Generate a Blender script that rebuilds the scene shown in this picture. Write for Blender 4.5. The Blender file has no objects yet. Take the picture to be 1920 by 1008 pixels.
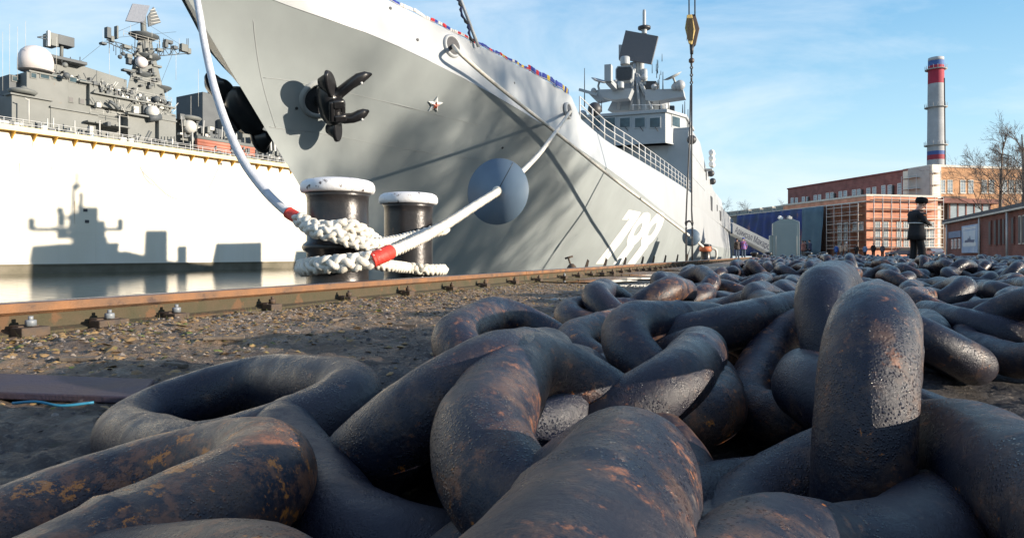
import bpy, math, random
from mathutils import Vector, Matrix, noise
random.seed(7)
R = math.radians
SC = bpy.context.scene
COL = SC.collection
# photograph geometry: focal length in pixels, optical axis, horizon line, height of the camera over the quay
F, CX, HY, CAMZ = 1280.0, 960.0, 477.0, 0.36
# ------------------------------------------------------------------ camera, sky, sun, exposure
cam = bpy.data.objects.new('camera', bpy.data.cameras.new('camera'))
COL.objects.link(cam)
cam.location = (0, 0, CAMZ)
cam.rotation_euler = (R(90), 0, 0)
cam.data.sensor_width = 36
cam.data.lens = 24
cam.data.shift_y = -27 / 1920
cam.data.clip_start = 0.02
cam.data.clip_end = 6000
SC.camera = cam
SUN_ELEV = R(9.9)
SUN_AZ = math.atan2(0.948, -0.318)            # clockwise from +Y: the sun stands to the right, a little behind the camera
sdir = Vector((math.sin(SUN_AZ) * math.cos(SUN_ELEV), math.cos(SUN_AZ) * math.cos(SUN_ELEV), math.sin(SUN_ELEV)))
world = bpy.data.worlds.new('World')
SC.world = world
world.use_nodes = True
wn, wl = world.node_tree.nodes, world.node_tree.links
wn.clear()
w_out = wn.new('ShaderNodeOutputWorld')
w_bg = wn.new('ShaderNodeBackground')
w_bg.inputs['Strength'].default_value = 0.12
sky = wn.new('ShaderNodeTexSky')
sky.sky_type = 'NISHITA'
sky.sun_disc = False
sky.sun_elevation = SUN_ELEV
sky.sun_rotation = SUN_AZ
sky.air_density = 1.1
sky.dust_density = 0.4
sky.ozone_density = 1.6
tc = wn.new('ShaderNodeTexCoord')
# clear winter air: pale at the horizon, blue overhead, the Nishita sky mixed in
sx_ = wn.new('ShaderNodeSeparateXYZ')
gr = wn.new('ShaderNodeValToRGB')
for p_, c_ in ((0.0, (0.70, 0.80, 0.84)), (0.07, (0.60, 0.77, 0.86)), (0.16, (0.41, 0.67, 0.84)), (0.34, (0.165, 0.42, 0.70)), (0.7, (0.040, 0.145, 0.40))):
    if p_ in (0.0, 0.7):
        e_ = gr.color_ramp.elements[0 if p_ == 0 else -1]; e_.position = p_
    else: e_ = gr.color_ramp.elements.new(p_)
    e_.color = (*c_, 1)
gain = wn.new('ShaderNodeVectorMath'); gain.operation = 'SCALE'; gain.inputs['Scale'].default_value = 5.6
mixs = wn.new('ShaderNodeMixRGB'); mixs.inputs['Fac'].default_value = 0.88
wl.new(tc.outputs['Generated'], sx_.inputs[0]); wl.new(sx_.outputs['Z'], gr.inputs['Fac'])
wl.new(gr.outputs['Color'], gain.inputs[0]); wl.new(sky.outputs['Color'], mixs.inputs['Color1']); wl.new(gain.outputs[0], mixs.inputs['Color2'])
mp = wn.new('ShaderNodeMapping')
mp.inputs['Scale'].default_value = (1.3, 1.6, 4.5)
mp.inputs['Rotation'].default_value = (R(14), R(20), R(10))
nz = wn.new('ShaderNodeTexNoise')
nz.inputs['Scale'].default_value = 1.6
nz.inputs['Detail'].default_value = 8
nz.inputs['Roughness'].default_value = 0.6
nz.inputs['Distortion'].default_value = 0.5
cr = wn.new('ShaderNodeValToRGB')
cr.color_ramp.elements[0].position = 0.40
cr.color_ramp.elements[0].color = (0, 0, 0, 1)
cr.color_ramp.elements[1].position = 0.78
cr.color_ramp.elements[1].color = (0.75, 0.75, 0.75, 1)
mx = wn.new('ShaderNodeMixRGB')
mx.inputs['Color2'].default_value = (4.6, 4.9, 5.1, 1)      # thin cirrus in sunlight
wl.new(tc.outputs['Generated'], mp.inputs['Vector'])
wl.new(mp.outputs['Vector'], nz.inputs['Vector'])
wl.new(nz.outputs['Fac'], cr.inputs['Fac'])
wl.new(cr.outputs['Color'], mx.inputs['Fac'])
wl.new(mixs.outputs['Color'], mx.inputs['Color1'])
wl.new(mx.outputs['Color'], w_bg.inputs['Color'])
wl.new(w_bg.outputs['Background'], w_out.inputs['Surface'])
sun = bpy.data.objects.new('sun', bpy.data.lights.new('sun', 'SUN'))
COL.objects.link(sun)
sun.data.energy = 5.0
sun.data.angle = R(0.55)
sun.data.color = (1.0, 0.87, 0.71)
sun.rotation_euler = (-sdir).to_track_quat('-Z', 'Y').to_euler()
SC.view_settings.view_transform = 'Standard'
SC.view_settings.look = 'None'
SC.view_settings.exposure = 0.92
SC.view_settings.gamma = 1.0
SC.view_settings.use_curve_mapping = False

# ------------------------------------------------------------------ helpers
WM = {}                                        # world matrices of things and parts
ONLY = None
def P(px, py, Y):
    """the point at distance Y whose direction is that of pixel (px, py)"""
    return Vector(((px - CX) / F * Y, Y, CAMZ + (HY - py) / F * Y))

class Frame:
    """a local frame on the ground: a along u, b to its left, z up"""
    def __init__(s, o, u):
        s.o = Vector((o[0], o[1], 0)); l = math.hypot(*u)
        s.ux, s.uy = u[0] / l, u[1] / l
        s.rz = math.atan2(s.uy, s.ux)
        s.M = Matrix.Translation(s.o) @ Matrix.Rotation(s.rz, 4, 'Z')
    def W(s, a, b, z): return s.M @ Vector((a, b, z))
    def pb(s, px, py, b):
        r = (px - CX) / F
        a = (r * (s.o.y + b * s.ux) - s.o.x + b * s.uy) / (s.ux - r * s.uy)
        Y = s.o.y + a * s.uy + b * s.ux
        return a, CAMZ + (HY - py) / F * Y
    def pa(s, px, py, a):
        r = (px - CX) / F
        b = (s.o.x + a * s.ux - r * (s.o.y + a * s.uy)) / (s.uy + r * s.ux)
        Y = s.o.y + a * s.uy + b * s.ux
        return b, CAMZ + (HY - py) / F * Y

def perp(d):
    a = Vector((0, 0, 1)) if abs(d.z) < 0.9 else Vector((1, 0, 0))
    x = d.cross(a).normalized()
    return x, x.cross(d).normalized()

class MB:
    def __init__(s, fr=None): s.v = []; s.f = []; s.sm = []; s.fr = fr
    def av(s, p):
        s.v.append(s.fr.M @ Vector(p) if s.fr else Vector(p)); return len(s.v) - 1
    def face(s, idx, sm=False): s.f.append(tuple(idx)); s.sm.append(sm)
    def poly(s, pts, sm=False): s.face([s.av(p) for p in pts], sm); return s
    def box(s, x0, x1, y0, y1, z0, z1):
        i = [s.av(p) for p in ((x0,y0,z0),(x1,y0,z0),(x1,y1,z0),(x0,y1,z0),(x0,y0,z1),(x1,y0,z1),(x1,y1,z1),(x0,y1,z1))]
        for q in ((0,3,2,1),(4,5,6,7),(0,1,5,4),(1,2,6,5),(2,3,7,6),(3,0,4,7)): s.face([i[k] for k in q])
        return s
    def cbox(s, c, sz, rot=None):
        c = Vector(c); rot = rot or Matrix.Identity(3); i = []
        for k in ((-1,-1,-1),(1,-1,-1),(1,1,-1),(-1,1,-1),(-1,-1,1),(1,-1,1),(1,1,1),(-1,1,1)):
            i.append(s.av(c + rot @ Vector((k[0]*sz[0]/2, k[1]*sz[1]/2, k[2]*sz[2]/2))))
        for q in ((0,3,2,1),(4,5,6,7),(0,1,5,4),(1,2,6,5),(2,3,7,6),(3,0,4,7)): s.face([i[k] for k in q])
        return s
    def hexa(s, a, b, sm=False):
        """solid between two matching outlines a (list) and b (list)"""
        n = len(a); ia = [s.av(p) for p in a]; ib = [s.av(p) for p in b]
        s.face(ia[::-1], False); s.face(ib, False)
        for k in range(n): s.face((ia[k], ia[(k+1) % n], ib[(k+1) % n], ib[k]), sm)
        return s
    def prism(s, pts, ex, sm=False):
        ex = Vector(ex); pts = [Vector(p) for p in pts]
        return s.hexa(pts, [p + ex for p in pts], sm)
    def tube(s, pts, r, n=6, closed=False, caps=True, flat=1.0):
        pts = [Vector(p) for p in pts]; m = len(pts)
        rr = r if isinstance(r, (list, tuple)) else [r] * m
        x = None; rings = []
        for k in range(m):
            if closed: d = pts[(k+1) % m] - pts[k-1]
            else: d = pts[min(k+1, m-1)] - pts[max(k-1, 0)]
            if d.length < 1e-9: d = Vector((0,0,1))
            d.normalize()
            if x is None: x, y = perp(d)
            else:
                x = x - d * x.dot(d)
                if x.length < 1e-6: x, _ = perp(d)
                x.normalize(); y = x.cross(d).normalized()
            rings.append([s.av(pts[k] + (x*math.cos(t) + y*math.sin(t)*flat) * rr[k]) for t in (2*math.pi*j/n for j in range(n))])
        for k in range(m if closed else m-1):
            a, b = rings[k], rings[(k+1) % m]
            for j in range(n): s.face((a[j], b[j], b[(j+1) % n], a[(j+1) % n]), True)
        if caps and not closed: s.face(rings[0]); s.face(rings[-1][::-1])
        return s
    def beam(s, p0, p1, w, h=None):
        h = h or w; p0 = Vector(p0); p1 = Vector(p1); d = (p1-p0).normalized(); x, y = perp(d)
        c = ((-1,-1),(1,-1),(1,1),(-1,1))
        return s.hexa([p0 + x*a*w/2 + y*b*h/2 for a, b in c], [p1 + x*a*w/2 + y*b*h/2 for a, b in c])
    def lathe(s, prof, c, n=24, axis=(0,0,1), caps=True):
        c = Vector(c); d = Vector(axis).normalized(); x, y = perp(d); rings = []
        for r, z in prof:
            rings.append([s.av(c + d*z + (x*math.cos(t)+y*math.sin(t))*r) for t in (2*math.pi*j/n for j in range(n))])
        for a, b in zip(rings, rings[1:]):
            for j in range(n): s.face((a[j], a[(j+1)%n], b[(j+1)%n], b[j]), True)
        if caps: s.face(rings[0][::-1]); s.face(rings[-1])
        return s
    def ball(s, c, r, n=12, m=8, zs=1.0):
        return s.lathe([(max(r*math.sin(math.pi*k/m), 1e-4), -r*zs*math.cos(math.pi*k/m)) for k in range(m+1)], c, n)
    def build(s, name, mat, parent=None, base=None, bevel=0, seg=2, auto=None):
        me = bpy.data.meshes.new(name)
        o = bpy.data.objects.new(name, me); COL.objects.link(o)
        if parent is not None:
            o.parent = parent; inv = WM[parent.name].inverted(); WM[o.name] = WM[parent.name]
        else:
            if base is None:
                n = len(s.v); base = Vector((sum(p.x for p in s.v)/n, sum(p.y for p in s.v)/n, min(p.z for p in s.v)))
            base = Vector(base); o.location = base; WM[o.name] = Matrix.Translation(base); inv = WM[o.name].inverted()
        me.from_pydata([inv @ p for p in s.v], [], s.f)
        me.polygons.foreach_set('use_smooth', s.sm)
        me.materials.append(mat); me.update()
        if auto: me.polygons.foreach_set('use_smooth', [True]*len(s.f)); me.set_sharp_from_angle(angle=R(auto))
        if bevel:
            b = o.modifiers.new('bevel', 'BEVEL'); b.width = bevel; b.segments = seg; b.limit_method = 'ANGLE'; b.angle_limit = R(35)
        return o

def tag(o, label=None, cat=None, group=None, kind=None):
    for k, v in (('label', label), ('category', cat), ('group', group), ('kind', kind)):
        if v: o[k] = v
    return o
def thing(name, label, cat, loc=(0,0,0), rz=0, group=None):
    o = bpy.data.objects.new(name, None); COL.objects.link(o)
    o.location = loc; o.rotation_euler = (0, 0, rz); o.empty_display_size = 0.2
    WM[o.name] = Matrix.Translation(Vector(loc)) @ Matrix.Rotation(rz, 4, 'Z')
    return tag(o, label, cat, group)
def copy_tree(o, parent=None):
    c = o.copy(); COL.objects.link(c); c.parent = parent
    for ch in [k for k in bpy.data.objects if k.parent == o]: copy_tree(ch, c)
    return c

def pchip(pts):
    pts = sorted(pts); xs = [p[0] for p in pts]; ys = [p[1] for p in pts]; n = len(xs)
    h = [xs[i+1]-xs[i] for i in range(n-1)]; d = [(ys[i+1]-ys[i])/h[i] for i in range(n-1)]
    m = [d[0]] + [0 if d[i-1]*d[i] <= 0 else 2*d[i-1]*d[i]/(d[i-1]+d[i]) for i in range(1, n-1)] + [d[-1]]
    def f(x):
        if x <= xs[0]: return ys[0]
        if x >= xs[-1]: return ys[-1]
        i = max(k for k in range(n-1) if xs[k] <= x); t = (x-xs[i])/h[i]
        return (2*t**3-3*t*t+1)*ys[i] + (t**3-2*t*t+t)*h[i]*m[i] + (-2*t**3+3*t*t)*ys[i+1] + (t**3-t*t)*h[i]*m[i+1]
    return f
def lin(pts):
    pts = sorted(pts)
    def f(x):
        if x <= pts[0][0]: return pts[0][1]
        for a, b in zip(pts, pts[1:]):
            if x <= b[0]: return a[1] + (b[1]-a[1])*(x-a[0])/(b[0]-a[0])
        return pts[-1][1]
    return f
def spline(pts, n=8):
    """Catmull-Rom through points"""
    pts = [Vector(p) for p in pts]; P_ = [pts[0]*2-pts[1]] + pts + [pts[-1]*2-pts[-2]]; out = []
    for i in range(1, len(P_)-2):
        a, b, c, d = P_[i-1:i+3]
        for k in range(n):
            t = k/n; out.append(0.5*((2*b)+(c-a)*t+(2*a-5*b+4*c-d)*t*t+(3*b-a-3*c+d)*t**3))
    out.append(pts[-1]); return out
def resample(pts, step):
    out = [pts[0].copy()]; acc = 0
    for a, b in zip(pts, pts[1:]):
        L = (b-a).length; t = step-acc
        while t <= L and L > 0: out.append(a.lerp(b, t/L)); t += step
        acc = (acc + L) % step if step > 0 else 0
    return out

# ------------------------------------------------------------------ materials
MATS = {}
def mat(name, c1, c2=None, scale=4.0, rough=0.6, metal=0.0, bump=0.15, bscale=40.0, spots=None, sscale=6.0, scut=0.62, coat=0.0, stretch=None, rough2=None, rnd=0.0, emit=None, bdist=0.01, objco=True, spots2=None, s2scale=18., s2cut=.66):
    if name in MATS: return MATS[name]
    m = bpy.data.materials.new(name); m.use_nodes = True
    n, l = m.node_tree.nodes, m.node_tree.links
    b = n['Principled BSDF']
    b.inputs['Metallic'].default_value = metal; b.inputs['Roughness'].default_value = rough
    b.inputs['Coat Weight'].default_value = coat
    t = n.new('ShaderNodeTexCoord'); mpn = n.new('ShaderNodeMapping')
    if stretch: mpn.inputs['Scale'].default_value = stretch
    l.new(t.outputs['Object'], mpn.inputs['Vector'])
    co = mpn.outputs['Vector']
    if rnd:
        oi = n.new('ShaderNodeObjectInfo'); mul = n.new('ShaderNodeVectorMath'); mul.operation = 'SCALE'; mul.inputs['Scale'].default_value = 40
        l.new(oi.outputs['Random'], mul.inputs[0]); ad = n.new('ShaderNodeVectorMath'); ad.operation = 'ADD'
        l.new(co, ad.inputs[0]); l.new(mul.outputs[0], ad.inputs[1]); co = ad.outputs[0]
    def nt(sc, det=6, ro=0.6):
        q = n.new('ShaderNodeTexNoise'); q.inputs['Scale'].default_value = sc; q.inputs['Detail'].default_value = det; q.inputs['Roughness'].default_value = ro
        l.new(co, q.inputs['Vector']); return q.outputs['Fac']
    def ramp(f, p0, p1):
        q = n.new('ShaderNodeMapRange'); q.inputs['From Min'].default_value = p0; q.inputs['From Max'].default_value = p1
        q.clamp = True; l.new(f, q.inputs['Value']); return q.outputs['Result']
    def mixc(f, a, c):
        q = n.new('ShaderNodeMixRGB'); l.new(f, q.inputs['Fac'])
        for s_, v_ in (('Color1', a), ('Color2', c)):
            if isinstance(v_, tuple): q.inputs[s_].default_value = (*v_, 1)
            else: l.new(v_, q.inputs[s_])
        return q.outputs['Color']
    c2 = c2 or tuple(x*0.82 for x in c1)
    col = mixc(ramp(nt(scale), 0.35, 0.65), c1, c2)
    if spots: 
        sp = ramp(nt(sscale, 8, 0.65), scut, scut+0.06); col = mixc(sp, col, spots)
    if spots2: col = mixc(ramp(nt(s2scale, 8, 0.7), s2cut, s2cut+0.04), col, spots2)
    l.new(col, b.inputs['Base Color'])
    if rough2 is not None:
        q = n.new('ShaderNodeMapRange'); q.inputs['To Min'].default_value = rough; q.inputs['To Max'].default_value = rough2
        q.inputs['From Min'].default_value = 0.4; q.inputs['From Max'].default_value = 0.6
        l.new(nt(scale*2.3), q.inputs['Value']); l.new(q.outputs['Result'], b.inputs['Roughness'])
    if bump:
        bp = n.new('ShaderNodeBump'); bp.inputs['Strength'].default_value = bump; bp.inputs['Distance'].default_value = bdist
        l.new(nt(bscale, 6, 0.65), bp.inputs['Height']); l.new(bp.outputs['Normal'], b.inputs['Normal'])
    if emit: b.inputs['Emission Color'].default_value = (*emit[0], 1); b.inputs['Emission Strength'].default_value = emit[1]
    MATS[name] = m; return m

def chain_material(name='tarred_chain_steel', worn=0.0):
    m = bpy.data.materials.new(name); m.use_nodes = True
    n, l = m.node_tree.nodes, m.node_tree.links; b = n['Principled BSDF']
    t = n.new('ShaderNodeTexCoord'); oi = n.new('ShaderNodeObjectInfo')
    mul = n.new('ShaderNodeVectorMath'); mul.operation = 'SCALE'; mul.inputs['Scale'].default_value = 50; l.new(oi.outputs['Random'], mul.inputs[0])
    ad = n.new('ShaderNodeVectorMath'); ad.operation = 'ADD'; l.new(t.outputs['Object'], ad.inputs[0]); l.new(mul.outputs[0], ad.inputs[1])
    co = ad.outputs[0]
    def nt(sc, det=8, ro=0.6, dist=0.0):
        q = n.new('ShaderNodeTexNoise'); q.inputs['Scale'].default_value = sc; q.inputs['Detail'].default_value = det
        q.inputs['Roughness'].default_value = ro; q.inputs['Distortion'].default_value = dist; l.new(co, q.inputs['Vector']); return q.outputs['Fac']
    def rg(f, a, c, lo=0, hi=1):
        q = n.new('ShaderNodeMapRange'); q.inputs['From Min'].default_value = a; q.inputs['From Max'].default_value = c
        q.inputs['To Min'].default_value = lo; q.inputs['To Max'].default_value = hi; l.new(f, q.inputs['Value']); return q.outputs['Result']
    def mx_(f, a, c):
        q = n.new('ShaderNodeMixRGB'); l.new(f, q.inputs['Fac'])
        for s_, v_ in (('Color1', a), ('Color2', c)):
            if isinstance(v_, tuple): q.inputs[s_].default_value = (*v_, 1)
            else: l.new(v_, q.inputs[s_])
        return q.outputs['Color']
    big = nt(6, 6, 0.6); mid = nt(17, 8, 0.68, 0.4); fine = nt(60, 8, 0.7)
    col = mx_(rg(big, 0.38, 0.62), (0.006, 0.009, 0.022), (0.020, 0.018, 0.026))
    rs = n.new('ShaderNodeMath'); rs.operation = 'MULTIPLY_ADD'; rs.inputs[1].default_value = 0.13; rs.inputs[2].default_value = -0.075 + worn; l.new(oi.outputs['Random'], rs.inputs[0])
    def plus(f):
        q = n.new('ShaderNodeMath'); q.operation = 'ADD'; l.new(f, q.inputs[0]); l.new(rs.outputs[0], q.inputs[1]); return q.outputs[0]
    col = mx_(rg(plus(nt(15, 10, 0.76)), 0.50, 0.63), col, (0.088, 0.052, 0.038))    # brown film of rust
    col = mx_(rg(plus(nt(34, 10, 0.78)), 0.58, 0.64), col, (0.20, 0.085, 0.045))
    col = mx_(rg(plus(nt(27, 10, 0.78)), 0.64, 0.67), col, (0.56, 0.19, 0.035))      # orange blooms where the tar flaked
    col = mx_(rg(fine, 0.64, 0.76), col, (0.20, 0.15, 0.12))                      # salt and dust
    l.new(col, b.inputs['Base Color'])
    b.inputs['Metallic'].default_value = 0.0
    b.inputs['Specular IOR Level'].default_value = 0.42
    # water drops: tiny domes
    vo = n.new('ShaderNodeTexVoronoi'); vo.inputs['Scale'].default_value = 300; l.new(co, vo.inputs['Vector'])
    drop = rg(vo.outputs['Distance'], 0.42, 0.0)
    dm = n.new('ShaderNodeMath'); dm.operation = 'MULTIPLY'; l.new(drop, dm.inputs[0]); l.new(rg(nt(9, 3), 0.46, 0.56), dm.inputs[1])
    rr = n.new('ShaderNodeMapRange'); rr.inputs['To Max'].default_value = 0.06; l.new(dm.outputs[0], rr.inputs['Value']); l.new(rg(mid, 0.4, 0.65, 0.25, 0.52), rr.inputs['To Min']); rr.inputs['From Max'].default_value = 0.35
    l.new(rr.outputs['Result'], b.inputs['Roughness'])
    b1 = n.new('ShaderNodeBump'); b1.inputs['Strength'].default_value = 0.6; b1.inputs['Distance'].default_value = 0.003; l.new(nt(120, 9, 0.75), b1.inputs['Height'])
    b3 = n.new('ShaderNodeBump'); b3.inputs['Strength'].default_value = 0.45; b3.inputs['Distance'].default_value = 0.006
    l.new(mid, b3.inputs['Height']); l.new(b1.outputs['Normal'], b3.inputs['Normal'])
    b2 = n.new('ShaderNodeBump'); b2.inputs['Strength'].default_value = 0.6; b2.inputs['Distance'].default_value = 0.0022
    l.new(dm.outputs[0], b2.inputs['Height']); l.new(b3.outputs['Normal'], b2.inputs['Normal'])
    l.new(b2.outputs['Normal'], b.inputs['Normal'])
    return m

def brick_mat(name, c1, c2, mortar, scale=1.0, axis_rot=(R(90),0,0)):
    m = bpy.data.materials.new(name); m.use_nodes = True
    n, l = m.node_tree.nodes, m.node_tree.links; b = n['Principled BSDF']; b.inputs['Roughness'].default_value = 0.85
    t = n.new('ShaderNodeTexCoord'); mpn = n.new('ShaderNodeMapping'); mpn.inputs['Rotation'].default_value = axis_rot
    l.new(t.outputs['Object'], mpn.inputs['Vector'])
    br = n.new('ShaderNodeTexBrick'); br.inputs['Scale'].default_value = scale
    br.inputs['Color1'].default_value = (*c1, 1); br.inputs['Color2'].default_value = (*c2, 1); br.inputs['Mortar'].default_value = (*mortar, 1)
    br.inputs['Brick Width'].default_value = 0.5; br.inputs['Row Height'].default_value = 0.17; br.inputs['Mortar Size'].default_value = 0.015
    l.new(mpn.outputs['Vector'], br.inputs['Vector'])
    nz_ = n.new('ShaderNodeTexNoise'); nz_.inputs['Scale'].default_value = 0.6; nz_.inputs['Detail'].default_value = 8; l.new(t.outputs['Object'], nz_.inputs['Vector'])
    mr = n.new('ShaderNodeMapRange'); mr.inputs['From Min'].default_value = .3; mr.inputs['From Max'].default_value = .7; mr.inputs['To Min'].default_value = .7; mr.inputs['To Max'].default_value = 1.2
    l.new(nz_.outputs['Fac'], mr.inputs['Value'])
    mm = n.new('ShaderNodeVectorMath'); mm.operation = 'SCALE'; l.new(br.outputs['Color'], mm.inputs[0]); l.new(mr.outputs['Result'], mm.inputs['Scale'])
    l.new(mm.outputs[0], b.inputs['Base Color'])
    return m

def glass_mat(name, col=(0.03,0.05,0.06)):
    return mat(name, col, tuple(x*1.8 for x in col), scale=1.5, rough=0.08, bump=0.03, bscale=2)
M_WHITE = mat('white_paint', (0.80,0.80,0.78), (0.74,0.74,0.71), 3, 0.5, bump=.05)
M_BLACK = mat('black_paint', (0.012,0.012,0.014), (0.02,0.02,0.022), 6, 0.28, bump=.15, bscale=20)
M_DARK = mat('dark_fitting', (0.03,0.032,0.036), (0.05,0.05,0.055), 6, 0.5)
M_GREY = mat('naval_grey', (0.34,0.355,0.355), (0.30,0.315,0.315), 0.8, 0.5, bump=.06, bscale=3)
M_SUPER = mat('superstructure_grey', (0.36,0.385,0.40), (0.32,0.345,0.36), 0.7, 0.5, bump=.05, bscale=3)
M_STRAKE = mat('sunlit_strake_grey', (0.48,0.495,0.50), (0.44,0.455,0.46), 0.6, 0.45, bump=.1, bscale=1.2)
M_GLASS = glass_mat('window_glass')
M_RAILW = mat('rail_paint', (0.55,0.56,0.56), None, 3, 0.4)
# ------------------------------------------------------------------ the quay, the rail, the water
QF = Frame((0, 0), (0.41, 1.0))                 # along the quay; b to the left, towards the water
qc = 1 / math.hypot(1, 0.41)
def cb(c): return -c * qc                        # b of the line X = c + 0.41 Y
EDGE_B = cb(-4.75)
RAIL_C = -3.42
# water
m = bpy.data.materials.new('harbour_water'); m.use_nodes = True
n_, l_ = m.node_tree.nodes, m.node_tree.links; pb = n_['Principled BSDF']
pb.inputs['Base Color'].default_value = (0.03, 0.04, 0.03, 1); pb.inputs['Roughness'].default_value = 0.06; pb.inputs['IOR'].default_value = 1.33
t_ = n_.new('ShaderNodeTexCoord'); q_ = n_.new('ShaderNodeTexNoise'); q_.inputs['Scale'].default_value = 1.1; q_.inputs['Detail'].default_value = 5
l_.new(t_.outputs['Object'], q_.inputs['Vector'])
bp_ = n_.new('ShaderNodeBump'); bp_.inputs['Strength'].default_value = 0.12; bp_.inputs['Distance'].default_value = 0.2
l_.new(q_.outputs['Fac'], bp_.inputs['Height']); l_.new(bp_.outputs['Normal'], pb.inputs['Normal'])
o = MB().poly([(-2500,-400,-2),(2500,-400,-2),(2500,4500,-2),(-2500,4500,-2)]).build('water', m, base=(0,0,-2)); tag(o, kind='structure')

# ground material: trodden wet asphalt, mud and rust-stained grit with puddles
def ground_mat():
    m = bpy.data.materials.new('quay_surface'); m.use_nodes = True
    n, l = m.node_tree.nodes, m.node_tree.links; b = n['Principled BSDF']
    g = n.new('ShaderNodeNewGeometry'); co = g.outputs['Position']
    def nt(sc, det=8, ro=.62, st=None, off=None):
        v = co
        if st or off:
            k = n.new('ShaderNodeMapping'); k.inputs['Scale'].default_value = st or (1,1,1); k.inputs['Rotation'].default_value = (0,0,R(22)); k.inputs['Location'].default_value = off or (0,0,0); l.new(co, k.inputs['Vector']); v = k.outputs['Vector']
        q = n.new('ShaderNodeTexNoise'); q.inputs['Scale'].default_value = sc; q.inputs['Detail'].default_value = det; q.inputs['Roughness'].default_value = ro
        l.new(v, q.inputs['Vector']); return q.outputs['Fac']
    def rg(f, a, c, lo=0, hi=1):
        q = n.new('ShaderNodeMapRange'); q.inputs['From Min'].default_value = a; q.inputs['From Max'].default_value = c
        q.inputs['To Min'].default_value = lo; q.inputs['To Max'].default_value = hi; l.new(f, q.inputs['Value']); return q.outputs['Result']
    def mx_(f, a, c):
        q = n.new('ShaderNodeMixRGB'); l.new(f, q.inputs['Fac'])
        for s_, v_ in (('Color1', a), ('Color2', c)):
            if isinstance(v_, tuple): q.inputs[s_].default_value = (*v_, 1)
            else: l.new(v_, q.inputs[s_])
        return q.outputs['Color']
    col = mx_(rg(nt(1.3), .35, .65), (0.038,0.036,0.042), (0.095,0.082,0.075))
    # grit and dead leaves along the rail, their colour brightened to stand for low sun
    sx = n.new('ShaderNodeSeparateXYZ'); l.new(co, sx.inputs[0])
    ma = n.new('ShaderNodeMath'); ma.operation = 'MULTIPLY_ADD'; ma.inputs[1].default_value = -0.41; l.new(sx.outputs['Y'], ma.inputs[0]); l.new(sx.outputs['X'], ma.inputs[2])
    band = rg(ma.outputs[0], -1.1, -2.3)
    bm = n.new('ShaderNodeMath'); bm.operation = 'MULTIPLY'; l.new(band, bm.inputs[0]); l.new(rg(nt(2.2, 8, .7), .32, .52), bm.inputs[1])
    col = mx_(bm.outputs[0], col, (0.33,0.225,0.14))
    col = mx_(rg(nt(38, 6, .7), .56, .66), col, (0.34,0.27,0.20))
    g2 = n.new('ShaderNodeMath'); g2.operation = 'MULTIPLY'; l.new(band, g2.inputs[0]); l.new(rg(nt(24, 6, .7), .60, .66), g2.inputs[1])
    col = mx_(g2.outputs[0], col, (0.10,0.12,0.03))
    col = mx_(rg(nt(60, 6, .7), .62, .70), col, (0.015,0.013,0.015))
    pud = rg(nt(0.55, 4, .5, (0.5, 1.6, 1), (3.1, 0.4, 0)), .585, .61)
    far = rg(sx.outputs['Y'], 2.5, 5.0)
    pm = n.new('ShaderNodeMath'); pm.operation = 'MULTIPLY'; l.new(pud, pm.inputs[0]); l.new(far, pm.inputs[1])
    col = mx_(pm.outputs[0], col, (0.02,0.02,0.02))
    l.new(col, b.inputs['Base Color'])
    r1 = rg(nt(5, 8, .7), .4, .6, .38, .8)
    k = n.new('ShaderNodeMapRange'); k.inputs['To Max'].default_value = .05; l.new(pm.outputs[0], k.inputs['Value']); l.new(r1, k.inputs['To Min']); l.new(k.outputs['Result'], b.inputs['Roughness'])
    b1 = n.new('ShaderNodeBump'); b1.inputs['Distance'].default_value = .03; l.new(nt(45, 8, .75), b1.inputs['Height'])
    st = n.new('ShaderNodeMapRange'); st.inputs['To Min'].default_value = .9; st.inputs['To Max'].default_value = 0; l.new(pm.outputs[0], st.inputs['Value']); l.new(st.outputs['Result'], b1.inputs['Strength'])
    b2 = n.new('ShaderNodeBump'); b2.inputs['Distance'].default_value = .06; l.new(nt(14, 8, .7), b2.inputs['Height']); l.new(st.outputs['Result'], b2.inputs['Strength']); l.new(b1.outputs['Normal'], b2.inputs['Normal'])
    l.new(b2.outputs['Normal'], b.inputs['Normal'])
    return m
M_GROUND = ground_mat()
def gh(x, y):
    """height of the uneven quay surface"""
    k = min(1, max(0, (9 - y) / 3)) * min(1, max(0, (y - 0.15) / .2))
    c = x - .41 * y
    edge = min(1, max(0, (c + 4.6) / .3)) * min(1, max(0, (2.5 - c) / .5))
    h = noise.noise(Vector((x*3, y*3, 0))) * .014 + noise.noise(Vector((x*9, y*9, 4))) * .013 + noise.noise(Vector((x*26, y*26, 9))) * .010 + noise.noise(Vector((x*55, y*55, 5))) * .006
    hump = math.exp(-((c + 3.0) / .25) ** 2) * .018 * (1 + noise.noise(Vector((x*2.2, y*2.2, 2))) * 1.6)
    return (h + hump) * k * edge
g = MB()
def axis(vals):
    out = []
    for a, b_, st in vals:
        x = a
        while x < b_ - 1e-6: out.append(x); x += st
    out.append(vals[-1][1]); return out
aa = axis([(-300, -20, 140), (-20, -1, 19/4), (-1, 6, .022), (6, 10, .08), (10, 30, 4), (30, 200, 34), (200, 2200, 500)])
bb = axis([(-2600, -200, 800), (-200, -20, 60), (-20, -2.2, 4.45), (-2.2, EDGE_B, .024)])
idx = []
for a in aa:
    row = []
    for b_ in bb:
        p = QF.W(a, b_, 0); p.z = gh(p.x, p.y); row.append(g.av(p))
    idx.append(row)
for i in range(len(aa)-1):
    for j in range(len(bb)-1): g.face((idx[i][j], idx[i+1][j], idx[i+1][j+1], idx[i][j+1]), True)
o = g.build('ground', M_GROUND, base=(0,0,0)); tag(o, kind='structure')
M_CONC = mat('quay_concrete', (0.22,0.21,0.19), (0.13,0.12,0.11), 1.2, 0.85, bump=.4)
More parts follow.
